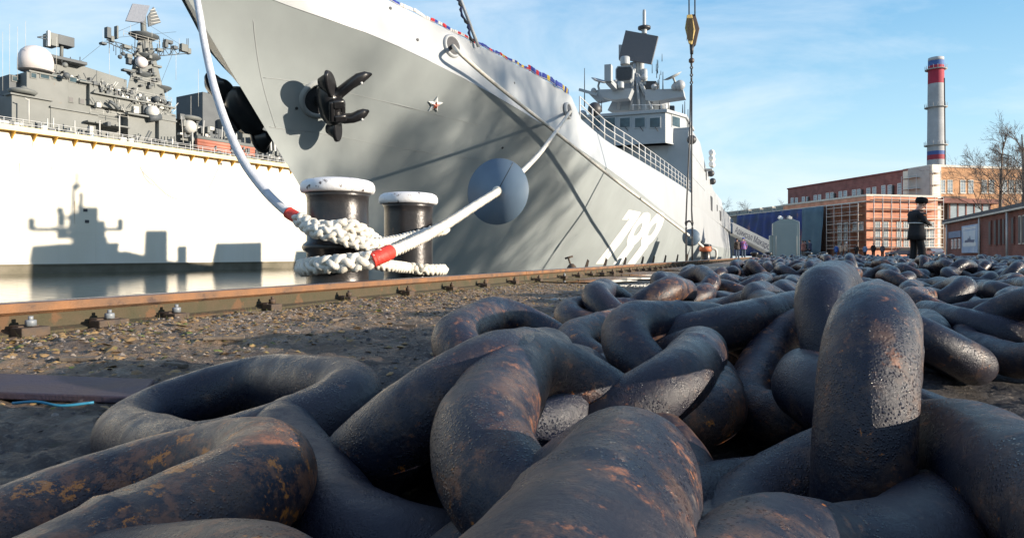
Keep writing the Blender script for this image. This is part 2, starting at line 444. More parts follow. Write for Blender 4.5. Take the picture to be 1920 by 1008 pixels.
q = MB(QF); q.box(-300, 1500, EDGE_B + .002, EDGE_B + .45, -6, .004); tag(q.build('quay_wall', M_CONC, base=(0,0,-6)), kind='structure')

# crane rail with its clips
M_RUST = mat('rail_rust', (0.23,0.105,0.042), (0.11,0.065,0.040), 5, 0.7, bump=.6, bscale=70, stretch=(1,1,1), spots=(0.07,0.04,0.03), sscale=5, scut=.58)
M_WEB = mat('mossy_rail_web', (0.070,0.052,0.030), (0.05,0.046,0.024), 9, 0.9, bump=.8, bscale=60, spots=(0.11,0.06,0.03), sscale=7, scut=.55)
M_RAILTOP = mat('rail_head_steel', (0.16,0.13,0.13), (0.10,0.07,0.065), 9, 0.32, metal=.5, bump=.2, bscale=60)
M_BOLT = mat('clip_iron', (0.045,0.034,0.028), (0.09,0.055,0.03), 20, 0.7, bump=.5, bscale=60)
M_BOLTW = mat('galvanised_nut', (0.22,0.24,0.26), (0.15,0.17,0.19), 20, 0.45, bump=.2)
rb = cb(RAIL_C)
rail = thing('crane_rail', 'rusty orange crane rail bolted along the quay in front of the bollards', 'rail', QF.W(0, rb, 0), QF.rz)
def railprof(head=False):
    if head: return [(-.041,.146),(-.036,.1505),(.036,.1505),(.041,.146)]
    return [(-.012,.0925),(-.041,.108),(-.041,.146),(.041,.146),(.041,.108),(.012,.0925)]
FOOT = [(-.075,.0),(-.075,.018),(-.02,.030),(-.012,.048),(-.012,.092),(.012,.092),(.012,.048),(.02,.030),(.075,.018),(.075,.0)]
def extr(prof, x0, x1, fr, b0, n=1, closed=True, y_w=None):
    mb = MB(fr); rows = []
    for k in range(n+1):
        a = x0 + (x1-x0)*k/n
        off = (y_w(a) if y_w else 0)
        rows.append([mb.av((a, b0+off+y, z)) for y, z in prof])
    m_ = len(prof)
    for r0, r1 in zip(rows, rows[1:]):
        for j in range(m_ if closed else m_-1): mb.face((r0[j], r0[(j+1)%m_], r1[(j+1)%m_], r1[j]))
    mb.face(rows[0][::-1]); mb.face(rows[-1]); return mb
for a0, a1 in ((-4, 8.1), (8.108, 20), (20.008, 32), (32.008, 60)):
    extr(railprof(), a0, a1, QF, rb, 8).build('rail_head', M_RUST, rail); extr(FOOT, a0, a1, QF, rb, 8).build('rail_web', M_WEB, rail)
    extr(railprof(True), a0, a1, QF, rb, 8).build('running_surface', M_RAILTOP, rail)
extr([(-.11,-.02),(-.11,.007),(.11,.007),(.11,-.02)], -4, 60, QF, rb, 8).build('sole_plate', M_WEB, rail)
def clip(a, side, big=1.0, white=False, tilt=0.):
    """clip, bolt and nut holding the rail foot"""
    rot = QF.M.to_3x3() @ Matrix.Rotation(tilt, 3, 'Z')
    c = QF.W(a, rb + side*.115, 0)
    mb = MB(); mb.cbox(c + Vector((0,0,.026)), (.10*big, .085, .044), rot)
    mb.cbox(c + rot @ Vector((0, -side*.045, .046)), (.075*big, .07, .016), rot)
    ck = mb.build('rail_clip', M_BOLT, rail, bevel=.006)
    b = MB(); b.lathe([(.022,0),(.022,.022),(.019,.026)], c + Vector((0,0,.052)), 6); b.lathe([(.010,0),(.010,.018)], c + Vector((0,0,.076)), 8)
    b.build('nut', M_BOLTW if white else M_BOLT, ck)
def a_of(px, c=RAIL_C - .08):
    Y = -c / (.41 - (px-CX)/F); return Y * 1.0 / qc + 0 * c if False else (Vector((c + .41*Y, Y)).dot(Vector((QF.ux, QF.uy))))
for px, bg, wh in ((5,1.2,1),(155,1.5,1),(283,1.0,1),(467,.9,0),(615,.8,0),(730,.8,0),(815,.8,0),(880,.8,0),(938,.8,0),(985,.9,0)):
    clip(a_of(px), -1, bg, wh, random.uniform(-.12,.12))
a = a_of(1035); k = 0
while a < 42:
    clip(a, -1, .9, k == 0, random.uniform(-.1,.1)); a += .72; k += 1
# wedge plates and timber scraps against the rail foot, left
# steel strip lying in the mud, lower left
M_STRIP = mat('purple_brown_strip', (0.030,0.024,0.050), (0.05,0.03,0.035), 6, 0.65, bump=.5, bscale=50)
s_ = MB(); A = [P(-60,703,1.95), P(285,713,1.86), P(262,742,1.60), P(-60,736,1.68)]
A = [Vector((p.x, p.y, 0)) for p in ((P(-160,703,2.0)), P(290,713,1.86), P(262,742,1.62), P(-160,738,1.72))]
s_.hexa([p + Vector((0,0,.004)) for p in A], [p + Vector((0,0,.022)) for p in A])
tag(s_.build('steel_strip', M_STRIP, bevel=.004), 'flat dark purple steel strip lying on the muddy quay at left', 'steel strip')
# blue twine scrap beside the strip
tw = spline([(-1.17,1.60,.012),(-1.10,1.58,.02),(-1.04,1.575,.012),(-.98,1.60,.014)], 6)
tag(MB().tube(tw, .0035, 5).build('twine_scrap', mat('blue_twine',(0.02,0.18,0.30),None,30,.6)), 'scrap of bright blue twine beside the flat steel strip', 'twine')

# gravel and leaf litter: nobody could count it
def stones(name, m, count, fn, rmin, rmax, fl=.6):
    mb = MB()
    for _ in range(count):
        x, y = fn(); r = random.uniform(rmin, rmax) * random.choice((1,1,1.6)); z = gh(x, y)
        rot = Matrix.Rotation(random.uniform(0,6.3),3,'Z') @ Matrix.Rotation(random.uniform(-.5,.5),3,'X')
        vs = [Vector((math.cos(t)*r*random.uniform(.7,1.1), math.sin(t)*r*random.uniform(.7,1.1), 0)) for t in (0,1.05,2.1,3.14,4.2,5.25)]
        i0 = [mb.av(Vector((x,y,z)) + rot @ v) for v in vs]; top = mb.av(Vector((x,y,z+r*fl*random.uniform(.6,1.2))))
        for k in range(6): mb.face((i0[k], i0[(k+1)%6], top))
    o = mb.build(name, m, base=(0,0,0)); tag(o, kind='stuff'); return o
def near_rail():
    a = random.uniform(1.5, 9) ** 1.0; c = RAIL_C + .2 + random.expovariate(1/.55)
    y = a; return c + .41*y, y
def mid():
    y = random.uniform(.9, 6); c = random.uniform(-3.2, -.4); return c + .41*y, y
stones('gravel', mat('pale_grit', (0.26,0.22,0.18), (0.12,0.10,0.09), 14, .8), 4200, near_rail, .004, .012)
stones('dark_grit', mat('dark_grit', (0.03,0.028,0.028), (0.07,0.05,0.04), 14, .6), 3000, mid, .003, .009)
stones('leaf_litter', mat('leaf_litter', (0.34,0.22,0.09), (0.15,0.09,0.045), 14, .8, spots=(0.10,0.13,0.03), sscale=9, scut=.55), 6500, near_rail, .005, .016, .35)
def blades(mb, x, y, h):
    z = gh(x, y); t = random.uniform(0, 6.28); d = Vector((math.cos(t), math.sin(t), 0)); w = Vector((-d.y, d.x, 0)) * .0016
    b0 = Vector((x,y,z-.002)); mb.poly([b0-w, b0+w, b0+d*h*.6+Vector((0,0,h))])
for i_, (px_, py_, L_, w_, rz_) in enumerate(((420,640,.16,.03,.3),(330,690,.10,.02,-.5),(640,600,.14,.03,.9),(150,672,.12,.035,.1),(760,612,.12,.02,-.2),(1180,560,.10,.03,.4))):
    Y_ = CAMZ*F/(py_-HY); c_ = P(px_, py_, Y_); tag(MB().cbox((c_.x, c_.y, gh(c_.x, c_.y)+.008), (L_, w_, .014), Matrix.Rotation(rz_, 3, 'Z')).build('wood_scrap', mat('grey_wood', (.16,.13,.10), (.09,.07,.055), 12, .9, bump=.6), bevel=.003), 'splinter of grey wood lying on the mud, ' + ('near the red-banded rope end', 'right of the flat steel strip', 'below the nearer bollard', 'above the flat steel strip', 'below the farther bollard', 'between the rail and the chains')[i_], 'wood scrap', 'wood scraps on the quay')
gb = MB()
for _ in range(1500):
    a = random.uniform(2.3, 12); c = RAIL_C + random.choice((.17, -.2, .3, .24)) + random.gauss(0,.05); blades(gb, c + .41*a, a, random.uniform(.01,.045))
tag(gb.build('dry_grass', mat('dry_grass', (0.16,0.13,0.05), (0.07,0.09,0.02), 9, .8), base=(0,0,0)), kind='stuff')

# ------------------------------------------------------------------ double bollard
M_BITT = mat('worn_bollard_iron', (0.016,0.016,0.018), (0.034,0.030,0.030), 5, 0.30, metal=.3, bump=.35, bscale=22, spots=(0.10,0.055,0.035), sscale=6, scut=.64, spots2=(0.22,0.20,0.19), s2scale=11, s2cut=.68)
M_CAPP = mat('chipped_white_paint', (0.74,0.74,0.74), (0.60,0.60,0.61), 5, 0.5, bump=.5, bscale=18, spots=(0.05,0.03,0.025), sscale=11, scut=.555)
B1 = Vector((-1.53, 6.0, 0)); B2 = Vector((-1.107, 7.3, 0))
M_PINK = mat('pink_rubbed_paint', (0.42,0.12,0.13), None, 14, .6)
bo = thing('double_bollard', 'black iron double bollard with white painted caps, wrapped in braided mooring rope', 'bollard', tuple(B1), math.atan2(B2.y-B1.y, B2.x-B1.x))
for c, rr, zt in ((B1, .266, 1.02), (B2, .258, 1.015)):
    prof = [(rr+.06,0),(rr+.05,.03),(rr+.004,.07),(rr,.15),(rr,.375),(rr+.03,.40),(rr+.042,.425),(rr+.03,.45),(rr,.475),(rr-.003,.8),(rr,.86),(rr+.02,.895)]
    if c is B2: prof = [p for p in prof if not .3 < p[1] < .5]
    b = MB().lathe(prof, c, 48); po = b.build('post', M_BITT, bo)
    cp = [(rr+.015,.893),(rr+.046,.90),(rr+.056,.925),(rr+.054,.96),(rr+.038,.99),(rr+.01,1.005),(rr-.06,zt),(.02,zt+.005)]
    o = MB().lathe(cp, c, 48).build('cap', M_CAPP, po)
pl = MB(); d = (B2-B1).normalized(); nn = Vector((-d.y, d.x, 0))
pl.prism([B1-d*.4-nn*.36, B2+d*.4-nn*.36, B2+d*.4+nn*.36, B1-d*.4+nn*.36], (0,0,.028)); pl.build('base_plate', M_BITT, bo, bevel=.006)

# ------------------------------------------------------------------ ropes
M_ROPE = mat('white_braid', (0.66,0.64,0.58), (0.52,0.49,0.42), 9, 0.75, bump=.5, bscale=90, spots=(0.36,0.31,0.24), sscale=14, scut=.62)
M_ROPE2 = mat('white_hawser_cover', (0.58,0.60,0.64), (0.48,0.50,0.53), 9, 0.75, bump=.9, bscale=120)
M_REDT = mat('red_whipping', (0.60,0.045,0.025), (0.42,0.03,0.02), 16, 0.55, bump=.5, bscale=60, spots=(0.2,0.03,0.02), sscale=18, scut=.6)
def braid(mb, pts, rad, pitch, strands=3, sr=None, ring=6, flat=1.0, per=18):
    """round plait of 2 x strands yarns over and under each other"""
    pts = resample(pts, pitch/per); sr = sr or rad*.50; pitch = pitch*1.0
    x = None; fr = []
    for k in range(len(pts)):
        dd = (pts[min(k+1,len(pts)-1)] - pts[max(k-1,0)]).normalized()
        if x is None: x, y = perp(dd)
        else: x = (x - dd*x.dot(dd)).normalized(); y = x.cross(dd).normalized()
        fr.append((x.copy(), y.copy()))
    for sgn in (1, -1):
        for q_ in range(strands):
            path = []
            for k, p in enumerate(pts):
                th = 2*math.pi*k/per; a = sgn*th + 2*math.pi*q_/strands
                rr = rad - sr*.72 + sr*.42*math.cos(strands*th + (0 if sgn > 0 else math.pi))
                path.append(p + (fr[k][0]*math.cos(a) + fr[k][1]*math.sin(a)*flat) * rr)
            mb.tube(path, sr, ring, flat=.85)
    return mb
# bow line: from the bow overhead down to the eye on the first bollard
r1 = thing('mooring_rope', 'thick white mooring rope sweeping down from the bow to the nearer bollard', 'rope', tuple(P(560,410,5.75)))
top = spline([P(-700+985,-235,15.6), P(322,-150,12.8), P(350,-80,10.4), P(369,0,8.1), P(384,85,7.5), P(402,165,7.0), P(427,240,6.6), P(456,302,6.3), P(492,352,6.05), P(527,388,5.88), P(556,409,5.78)], 10)
MB().tube(top, [.040]*len(top), 12).build('rope_cover', M_ROPE2, r1)
MB().tube(spline([P(540,398,5.82), P(548,403,5.8), P(570,415,5.70)], 6), .052, 14).build('red_band', M_REDT, r1)
mb = MB()
braid(mb, spline([P(560,409,5.74), P(585,424,5.62), P(622,428,5.60), P(655,424,5.66), P(682,436,5.80), P(700,452,5.98), P(712,458,6.3), P(706,455,6.5)], 12), .058, .30)
braid(mb, spline([P(562,410,5.76), P(590,432,5.56), P(625,440,5.53), P(662,452,5.60), P(700,459,5.75), P(735,455,6.2), P(775,445,6.75), P(805,436,6.98), P(826,431,7.2), P(833,428,7.5), P(818,430,7.72)] , 12), .053, .27)
mb.build('braided_eye', M_ROPE, r1)
# spring line: fairlead - guard disc - red band - eye round the first bollard
YD = 9.3
r2 = thing('mooring_rope', 'white braided mooring rope with a bright red band running up through the larger guard disc', 'rope', tuple(P(690,490,5.7)))
up = spline([P(716,479,5.60), P(770,456,6.2), P(806,438,6.75), P(850,412,7.6), P(895,383,8.5), P(932,360,9.25)], 10)
mb = MB(); braid(mb, up, .045, .20); mb.build('braided_line', M_ROPE, r2)
MB().tube(spline([P(696,488,5.55), P(714,480,5.6), P(731,472,5.72)], 8), [.064+.003*math.sin(i*2.2) for i in range(17)], 16).build('red_band', M_REDT, r2)
mb = MB()
braid(mb, spline([P(712,481,5.62), P(690,487,5.56), P(660,492,5.52), P(632,494,5.5), P(600,497,5.55), P(578,500,5.72), P(570,501,5.95), P(574,499,6.2), P(590,497,6.38)], 12), .067, .32)
braid(mb, spline([P(700,492,6.25), P(730,498,6.45), P(765,502,6.92), P(795,505,6.98), P(822,506,7.2), P(830,505,7.5), P(812,504,7.7)], 12), .050, .22)
mb.build('braided_eye', M_ROPE, r2)
M_DISC = mat('blue_grey_guard_disc', (0.125,0.18,0.245), (0.105,0.155,0.215), 2.5, 0.45, bump=.08, bscale=3)
def guard(px, py, Y, rpx, nrm, label):
    c = P(px, py, Y); rad = rpx/F*Y; nrm = Vector(nrm).normalized()
    t = thing('rope_guard_disc', label, 'guard disc', tuple(c))
    MB().lathe([(.03,-.004),(rad,-.004),(rad,.004),(.03,.004)], c, 56, nrm, caps=False).build('disc', M_DISC, t)
    x, y = perp(nrm)
    MB().tube([c + nrm*.008 + (x*math.cos(2.1)+y*math.sin(2.1))*r_ for r_ in (.04, rad*.98)], .004, 5).build('seam', M_DARK, t)
    MB().lathe([(.07,-.03),(.075,.02),(.05,.05)], c, 16, nrm).build('collar', M_ROPE, t)
    return t
guard(933, 359, YD, 62.5, (-.42,-1,.04), 'large round blue-grey rope guard disc above and right of the bollards')
# breast line running to the far bollard with the small disc

def puddle(px, py, w, h, seed):
    c = P(px, py, CAMZ*F/(py-HY)); mb = MB(); pts = []
    for k in range(28):
        t = 2*math.pi*k/28; r_ = 1 + .35*noise.noise(Vector((math.cos(t)*1.5, math.sin(t)*1.5, seed)))+.15*noise.noise(Vector((math.cos(t)*4, math.sin(t)*4, seed)))
        pts.append((c.x + math.cos(t)*w*r_ + math.sin(t)*h*r_*.4, c.y + math.sin(t)*h*r_, .018))
    tag(mb.poly(pts).build('puddle', M_PUD), kind='structure')
M_PUD = mat('puddle_water', (.02,.02,.02), (.03,.028,.025), 3, .04, bump=.02, bscale=4)
puddle(1110, 529, .62, .42, 1); puddle(1205, 524, .5, .3, 5); puddle(1165, 517, .9, .4, 9); puddle(1250, 507, 1.0, .6, 3)
# ------------------------------------------------------------------ anchor chains on the quay
M_CHAIN = chain_material(); M_CHAINR = chain_material('rust_speckled_chain_steel', 0.05)
CD, CW, CL = .103, .36, .575
def link_mesh(name, nseg, nring, seed, d=CD, W=CW, L=CL):
    rc, hs = (W-d)/2, (L-W)/2; rnd = random.Random(seed); path = []
    ns = max(2, nseg//6); na = (nseg - 2*ns)//2
    for k in range(na): t = -math.pi/2 + math.pi*k/na; path.append((hs+rc*math.cos(t), rc*math.sin(t)))
    for k in range(ns): path.append((hs-2*hs*k/ns, rc))
    for k in range(na): t = math.pi/2 + math.pi*k/na; path.append((-hs+rc*math.cos(t), rc*math.sin(t)))
    for k in range(ns): path.append((-hs+2*hs*k/ns, -rc))
    n = len(path); v = []; f = []; off = Vector((rnd.random()*50, rnd.random()*50, 3))
    for i, (x, y) in enumerate(path):
        p0 = Vector((*path[i-1], 0)); p1 = Vector((*path[(i+1) % n], 0)); t = (p1-p0).normalized(); s = Vector((t.y, -t.x, 0))
        for j in range(nring):
            a = 2*math.pi*j/nring; u = s*math.cos(a) + Vector((0,0,1))*math.sin(a); c = Vector((x, y, 0)); p = c + u*d/2
            k = 1 + .035*noise.noise(p*9+off) + .018*noise.noise(p*28+off) + (.010*noise.noise(p*70+off) if nring > 20 else 0)
            if y > 0: k += .055*math.exp(-((x-.012)/.006)**2)*(.7+.5*noise.noise(p*60+off))      # weld bead
            v.append(c + u*d/2*k)
    for i in range(n):
        for j in range(nring): f.append((i*nring+j, i*nring+(j+1)%nring, ((i+1)%n)*nring+(j+1)%nring, ((i+1)%n)*nring+j))
    me = bpy.data.meshes.new(name); me.from_pydata([tuple(p) for p in v], [], f); me.polygons.foreach_set('use_smooth', [True]*len(f)); me.materials.append(M_CHAIN)
    return me
HERO = [link_mesh('link_detailed', 120, 40, s) for s in range(3)]
MIDL = [link_mesh('link_plain', 44, 16, s) for s in range(4)]
LOWV = link_mesh('link_far', 20, 8, 9)
def basis(dirv, nrm):
    x = Vector(dirv).normalized(); z = Vector(nrm); z = (z - x*z.dot(x)).normalized(); y = z.cross(x)
    return Matrix((x, y, z)).transposed()
def put(parent, me, loc, rot, sc=1.0):
    o = bpy.data.objects.new('link', me); COL.objects.link(o); o.parent = parent
    Mw = Matrix.Translation(Vector(loc)) @ rot.to_4x4() @ Matrix.Diagonal((sc, sc, sc, 1))
    o.matrix_basis = WM[parent.name].inverted() @ Mw; return o
CG = 'heavy anchor chains laid out in rows along the quay'
def roll(dx, dy, dz, ang):
    """normal of a link whose long axis is d, rolled by ang degrees out of lying flat"""
    x = Vector((dx, dy, dz)).normalized(); s = x.cross(Vector((0,0,1))).normalized(); up = s.cross(x)
    return up*math.cos(R(ang)) + s*math.sin(R(ang))
HEROES = [   # chain, centre, long axis, normal, size: foreground links read off the photograph
 (0, (-0.4125,0.5528,0.1002), (0.4034,0.9097,0.0988), (0.2294,0.0040,-0.9733), 0.999),
 (0, (-0.3634,0.3379,0.1257), (0.9906,-0.0202,0.1351), (0.1308,-0.1443,-0.9808), 0.995),
 (0, (-0.4591,1.1325,0.0953), (0.7142,-0.6952,0.0818), (0.2253,0.1177,-0.9671), 1.015),
 (0, (-0.1285,0.8630,0.0788), (0.5043,-0.8591,-0.0877), (0.1439,-0.0165,0.9895), 1.013),
 (0, (-0.0730,1.0218,0.1276), (-0.2946,-0.9519,0.0841), (-0.5688,0.2454,0.7850), 0.958),
 (1, (0.0945,0.7948,0.1236), (-0.1478,-0.9844,-0.0956), (0.5245,-0.1600,0.8362), 0.995),
 (1, (-0.0099,1.1871,0.1235), (0.1766,0.9842,0.0152), (-0.0547,-0.0057,0.9985), 0.988),
 (1, (-0.0457,0.3811,0.1312), (-0.2986,-0.9537,0.0367), (-0.6084,0.2198,0.7626), 0.958),
 (1, (0.2097,1.2241,0.1102), (0.3783,0.9251,0.0330), (0.4533,-0.1541,-0.8779), 0.983),
 (1, (0.2389,1.2669,0.1027), (-0.2568,-0.9664,0.0105), (-0.0687,0.0291,0.9972), 1.006),
 (1, (-2.8698,-3.5500,1.6229), (0.4841,-0.2331,0.8434), (0.7836,-0.3136,-0.5364), 1.000),
 (2, (0.6136,1.3487,0.1483), (-0.4948,-0.8205,-0.2862), (-0.3846,-0.0885,0.9188), 0.979),
 (2, (0.6131,1.1200,0.1016), (0.3885,0.9172,-0.0881), (0.3437,-0.0555,0.9374), 0.992),
 (2, (0.6933,1.4218,0.1732), (-0.5063,-0.8617,-0.0338), (0.8375,-0.5006,0.2191), 0.973),
 (2, (0.4531,0.8645,0.1598), (0.4885,0.8724,-0.0160), (-0.8708,0.4886,0.0544), 0.920),
 (2, (0.3110,0.5795,0.1092), (-0.2768,-0.9609,0.0018), (0.4368,-0.1275,-0.8905), 0.979),
 (2, (0.2886,0.6930,0.0865), (-0.6250,-0.7704,0.1262), (0.0629,-0.2109,-0.9755), 0.975),
 (2, (0.2071,0.2771,0.1249), (0.5055,0.8472,-0.1636), (0.3820,-0.0497,0.9228), 0.994),
 (1, (0.4365,1.4902,0.1292), (0.7812,0.6214,-0.0606), (0.3917,-0.4122,0.8226), 0.998),
 (0, (0.3352,1.7781,0.1076), (0.5689,0.8210,0.0481), (0.2614,-0.2359,0.9360), 0.997),
 (0, (0.0209,1.6204,0.1248), (0.2670,0.9610,0.0724), (0.4596,-0.1930,0.8669), 1.015),
 (0, (0.4244,2.3558,0.1264), (0.9596,0.2723,-0.0706), (0.1223,-0.1781,0.9764), 1.000),
 (1, (0.5133,1.7029,0.1788), (-0.8066,-0.5844,-0.0892), (-0.1992,0.1266,0.9718), 0.997),
]

RUSTY = [0, 7, 17, 1]
HEADS = [('dark anchor chain nearest the rail, ending in the lit rusty link at lower left', (-.4,.6,0)),
         ('dark anchor chain ending in the rust-speckled link at bottom centre', (0,.6,0)),
         ('dark anchor chain ending in the tall upright link at lower right', (.45,.8,0))]
ROWS = [(-.62, 2.45), (-.28, 2.2), (.05, 2.0), (.36, 1.95), (.72, 2.0)]
cc = 1.12
while cc < 9.6: ROWS.append((cc, max(1.2, cc/.55))); cc += random.uniform(.38,.46)
ORD = ['first','second','third','fourth','fifth','sixth','seventh','eighth','ninth','tenth','eleventh','twelfth','thirteenth','fourteenth','fifteenth','sixteenth','seventeenth','eighteenth','nineteenth','twentieth','twenty-first','twenty-second','twenty-third','twenty-fourth','twenty-fifth','twenty-sixth','twenty-seventh','twenty-eighth','twenty-ninth','thirtieth']
heads = [thing('anchor_chain', lb, 'anchor chain', loc, 0, CG) for lb, loc in HEADS]
for i, (k, c, x, z, sc) in enumerate(HEROES):
    o = put(heads[k], HERO[i % 3], c, basis(x, z), sc)
    if c[1] < .72 and abs(c[0]) < .5 and i in RUSTY: o.material_slots[0].link = 'OBJECT'; o.material_slots[0].material = M_CHAINR; o['label'] = 'rust-speckled link'
QD = Vector((.3793,.9253,0)); QN = Vector((.9253,-.3793,0))
lowp = [tuple(v.co) for v in LOWV.vertices]; lowf = [tuple(p.vertices) for p in LOWV.polygons]
for ri, (c, y0) in enumerate(ROWS):
    p0 = Vector((c + .41*y0, y0, 0)); L = (29.5 - y0)/.9253
    if ri < 3: t = heads[ri]
    else:
        lab = 'dark anchor chain lying %s to the right of the chain with the tall upright link' % ORD[ri-3] if ri < 8 else 'dark anchor chain, %s row from the rail, trailing away to the right' % ORD[ri]
        t = thing('anchor_chain', lab, 'anchor chain', tuple(p0), 0, CG)
    s = 0; par = random.random() < .5; far = []; ph = random.random()*6; am = random.uniform(.03,.09)
    while s < L:
        step = (CL - 2*CD) * random.uniform(.84, .99)
        lat = am*math.sin(s*1.3+ph) + random.gauss(0, .018)
        yaw = math.atan(am*1.3*math.cos(s*1.3+ph)) + random.gauss(0, .16)
        p = p0 + QD*s + QN*lat; s += step; par = not par
        if p.x > .80*p.y + (1.5 if p.y > 3 else .35) or random.random() < .012: continue
        d = QD*math.cos(yaw) + QN*math.sin(yaw); d.z = random.gauss(0, .05)
        rl = (random.choice((-1,1))*random.uniform(4,20) if random.random() < .12 else (1 if par else -1)*(random.uniform(12, 40) if p.y < 6 else random.uniform(22, 52)))
        if random.random() < .03 and p.y > 5: rl = random.choice((-1,1))*random.uniform(72,84)
        zc = .05 + .129*abs(math.sin(R(rl))) + abs(d.normalized().z)*.2 + random.uniform(-.004,.012)
        Mx = basis(d, roll(d.x, d.y, d.z, rl))
        if p.y < 13.5: put(t, MIDL[random.randrange(4)] if p.y > 3.2 else HERO[random.randrange(3)], (p.x, p.y, zc), Mx, random.uniform(.94,1.0))
        else: far.append((Vector((p.x, p.y, zc)), Mx))
    if far:
        mb = MB()
        for pc, Mx in far:
            b0 = len(mb.v)
            for q in lowp: mb.v.append(pc + Mx @ Vector(q))
            for f in lowf: mb.f.append(tuple(b0+i_ for i_ in f)); mb.sm.append(True)
        o = mb.build('far_links', M_CHAIN, t); o['kind'] = 'stuff'
# ------------------------------------------------------------------ the grey frigate alongside
SF = Frame((0, 0), (0.347, 0.938))               # a: aft along the ship, b: away from the quay
WC = 13.2                                         # the ship's centreline
M_HULL = bpy.data.materials.new('hull_paint')
def hull_mat(m, c1, c2, streak):
    m.use_nodes = True; n, l = m.node_tree.nodes, m.node_tree.links; b = n['Principled BSDF']; b.inputs['Roughness'].default_value = .42
    t = n.new('ShaderNodeTexCoord'); k = n.new('ShaderNodeMapping'); k.inputs['Scale'].default_value = (1.2, 1.2, .12); l.new(t.outputs['Object'], k.inputs['Vector'])
    q = n.new('ShaderNodeTexNoise'); q.inputs['Scale'].default_value = 1.6; q.inputs['Detail'].default_value = 8; q.inputs['Roughness'].default_value = .6; l.new(k.outputs['Vector'], q.inputs['Vector'])
    r = n.new('ShaderNodeMapRange'); r.inputs['From Min'].default_value = .4; r.inputs['From Max'].default_value = .75; l.new(q.outputs['Fac'], r.inputs['Value'])
    q2 = n.new('ShaderNodeTexNoise'); q2.inputs['Scale'].default_value = .45; q2.inputs['Detail'].default_value = 5; l.new(t.outputs['Object'], q2.inputs['Vector'])
    r2 = n.new('ShaderNodeMapRange'); r2.inputs['From Min'].default_value = .35; r2.inputs['From Max'].default_value = .65; l.new(q2.outputs['Fac'], r2.inputs['Value'])
    mx1 = n.new('ShaderNodeMixRGB'); mx1.inputs['Color1'].default_value = (*c1, 1); mx1.inputs['Color2'].default_value = (*c2, 1); l.new(r2.outputs['Result'], mx1.inputs['Fac'])
    ms = n.new('ShaderNodeMath'); ms.operation = 'MULTIPLY'; ms.inputs[1].default_value = .35; l.new(r.outputs['Result'], ms.inputs[0])
    mx2 = n.new('ShaderNodeMixRGB'); mx2.inputs['Color2'].default_value = (*streak, 1); l.new(ms.outputs[0], mx2.inputs['Fac']); l.new(mx1.outputs['Color'], mx2.inputs['Color1'])
    l.new(mx2.outputs['Color'], b.inputs['Base Color'])
    # plates slightly dished between frames
    q3 = n.new('ShaderNodeTexNoise'); q3.inputs['Scale'].default_value = .8; q3.inputs['Detail'].default_value = 2; l.new(t.outputs['Object'], q3.inputs['Vector'])
    bp = n.new('ShaderNodeBump'); bp.inputs['Strength'].default_value = .2; bp.inputs['Distance'].default_value = .06; l.new(q3.outputs['Fac'], bp.inputs['Height'])
    l.new(bp.outputs['Normal'], b.inputs['Normal'])
hull_mat(M_HULL, (.325,.36,.365), (.29,.32,.325), (.25,.275,.28))
S_END = 147.0
def stem_s(z): return 12.9 + (6.57 - z) * 1.03       # where the stem is at height z
S0K = 12.0
_k = [(S0K, 0.0, 7.42)]
for px, py, hb in ((517,2,1.40),(713,72,2.95),(917,173,4.5),(1054,257,5.75),(1183,348,6.77),(1288,431,7.4),(1335,460,7.6)):
    s, z = SF.pb(px, py, WC-hb); _k.append((s, hb, z))
_k += [(110, 7.5, 1.35), (S_END, 6.9, 1.35)]
hbk = pchip([(s, h) for s, h, z in _k]); zk = pchip([(s, z) for s, h, z in _k])
S0D = 10.8
_d = [(S0D, 0.0, 8.75), (12.3, .75, 8.45), (14.4, 1.75, 8.1)]
for px, py, hb in ((726,0,2.95),(840,57,3.8),(902,88,4.3),(998,136,5.0),(1052,167,5.6),(1071,181,5.72),(1090,224,5.8),(1140,267,6.15),(1207,305,6.65),(1288,355,7.1),(1309,374,7.2)):
    s, z = SF.pb(px, py, WC-hb); _d.append((s, hb, z))
_d += [(90, 7.2, 5.2), (S_END, 6.6, 5.0)]
hbd = pchip([(s, h) for s, h, z in _d]); zd = lin([(s, z) for s, h, z in _d])
S_BREAK = _d[8][0]
ZB = -3.0
def z_low(s, v): return ZB + (zk(s) - ZB) * v
def s0_low(v):
    s = 14.0
    for _ in range(30): s = .5*s + .5*stem_s(z_low(s, v))
    return s
def hb_low(s, v):
    de = s - s0_low(v)
    if de < 0: return 0.0
    return hbk(S0K + de * (1 - .50*(1-v))) * (1 - .13*(1-v)) * (1 - .55*(1-v)*math.exp(-de/7))
V_LOW = [i/24 for i in range(25)]
S0V = {}
def hull_w(s, z):
    """distance of the quay-side shell from the centreline"""
    k = zk(s)
    if z <= k: return hb_low(s, max(0, (z-ZB)/(k-ZB)))
    t = min(1, (z-k)/max(.01, zd(s)-k)); return hbk(s)*(1-t) + hbd(s)*t
def hit(px, py, off=0.0):
    w = WC - 5
    for _ in range(60):
        s, z = SF.pb(px, py, w); w = .6*w + .4*(WC - hull_w(s, z) - off)
    s, z = SF.pb(px, py, w); return SF.W(s, w, z)
def hull_n(px, py):
    a, b, c = hit(px, py), hit(px+6, py), hit(px, py+6); n = (b-a).cross(c-a).normalized()
    return n if n.dot(Vector((0,0,.36)) - a) > 0 else -n
fr = thing('frigate', 'light grey frigate moored alongside with the number 799 on its bow', 'warship', tuple(SF.W(30, WC, -2)), SF.rz)
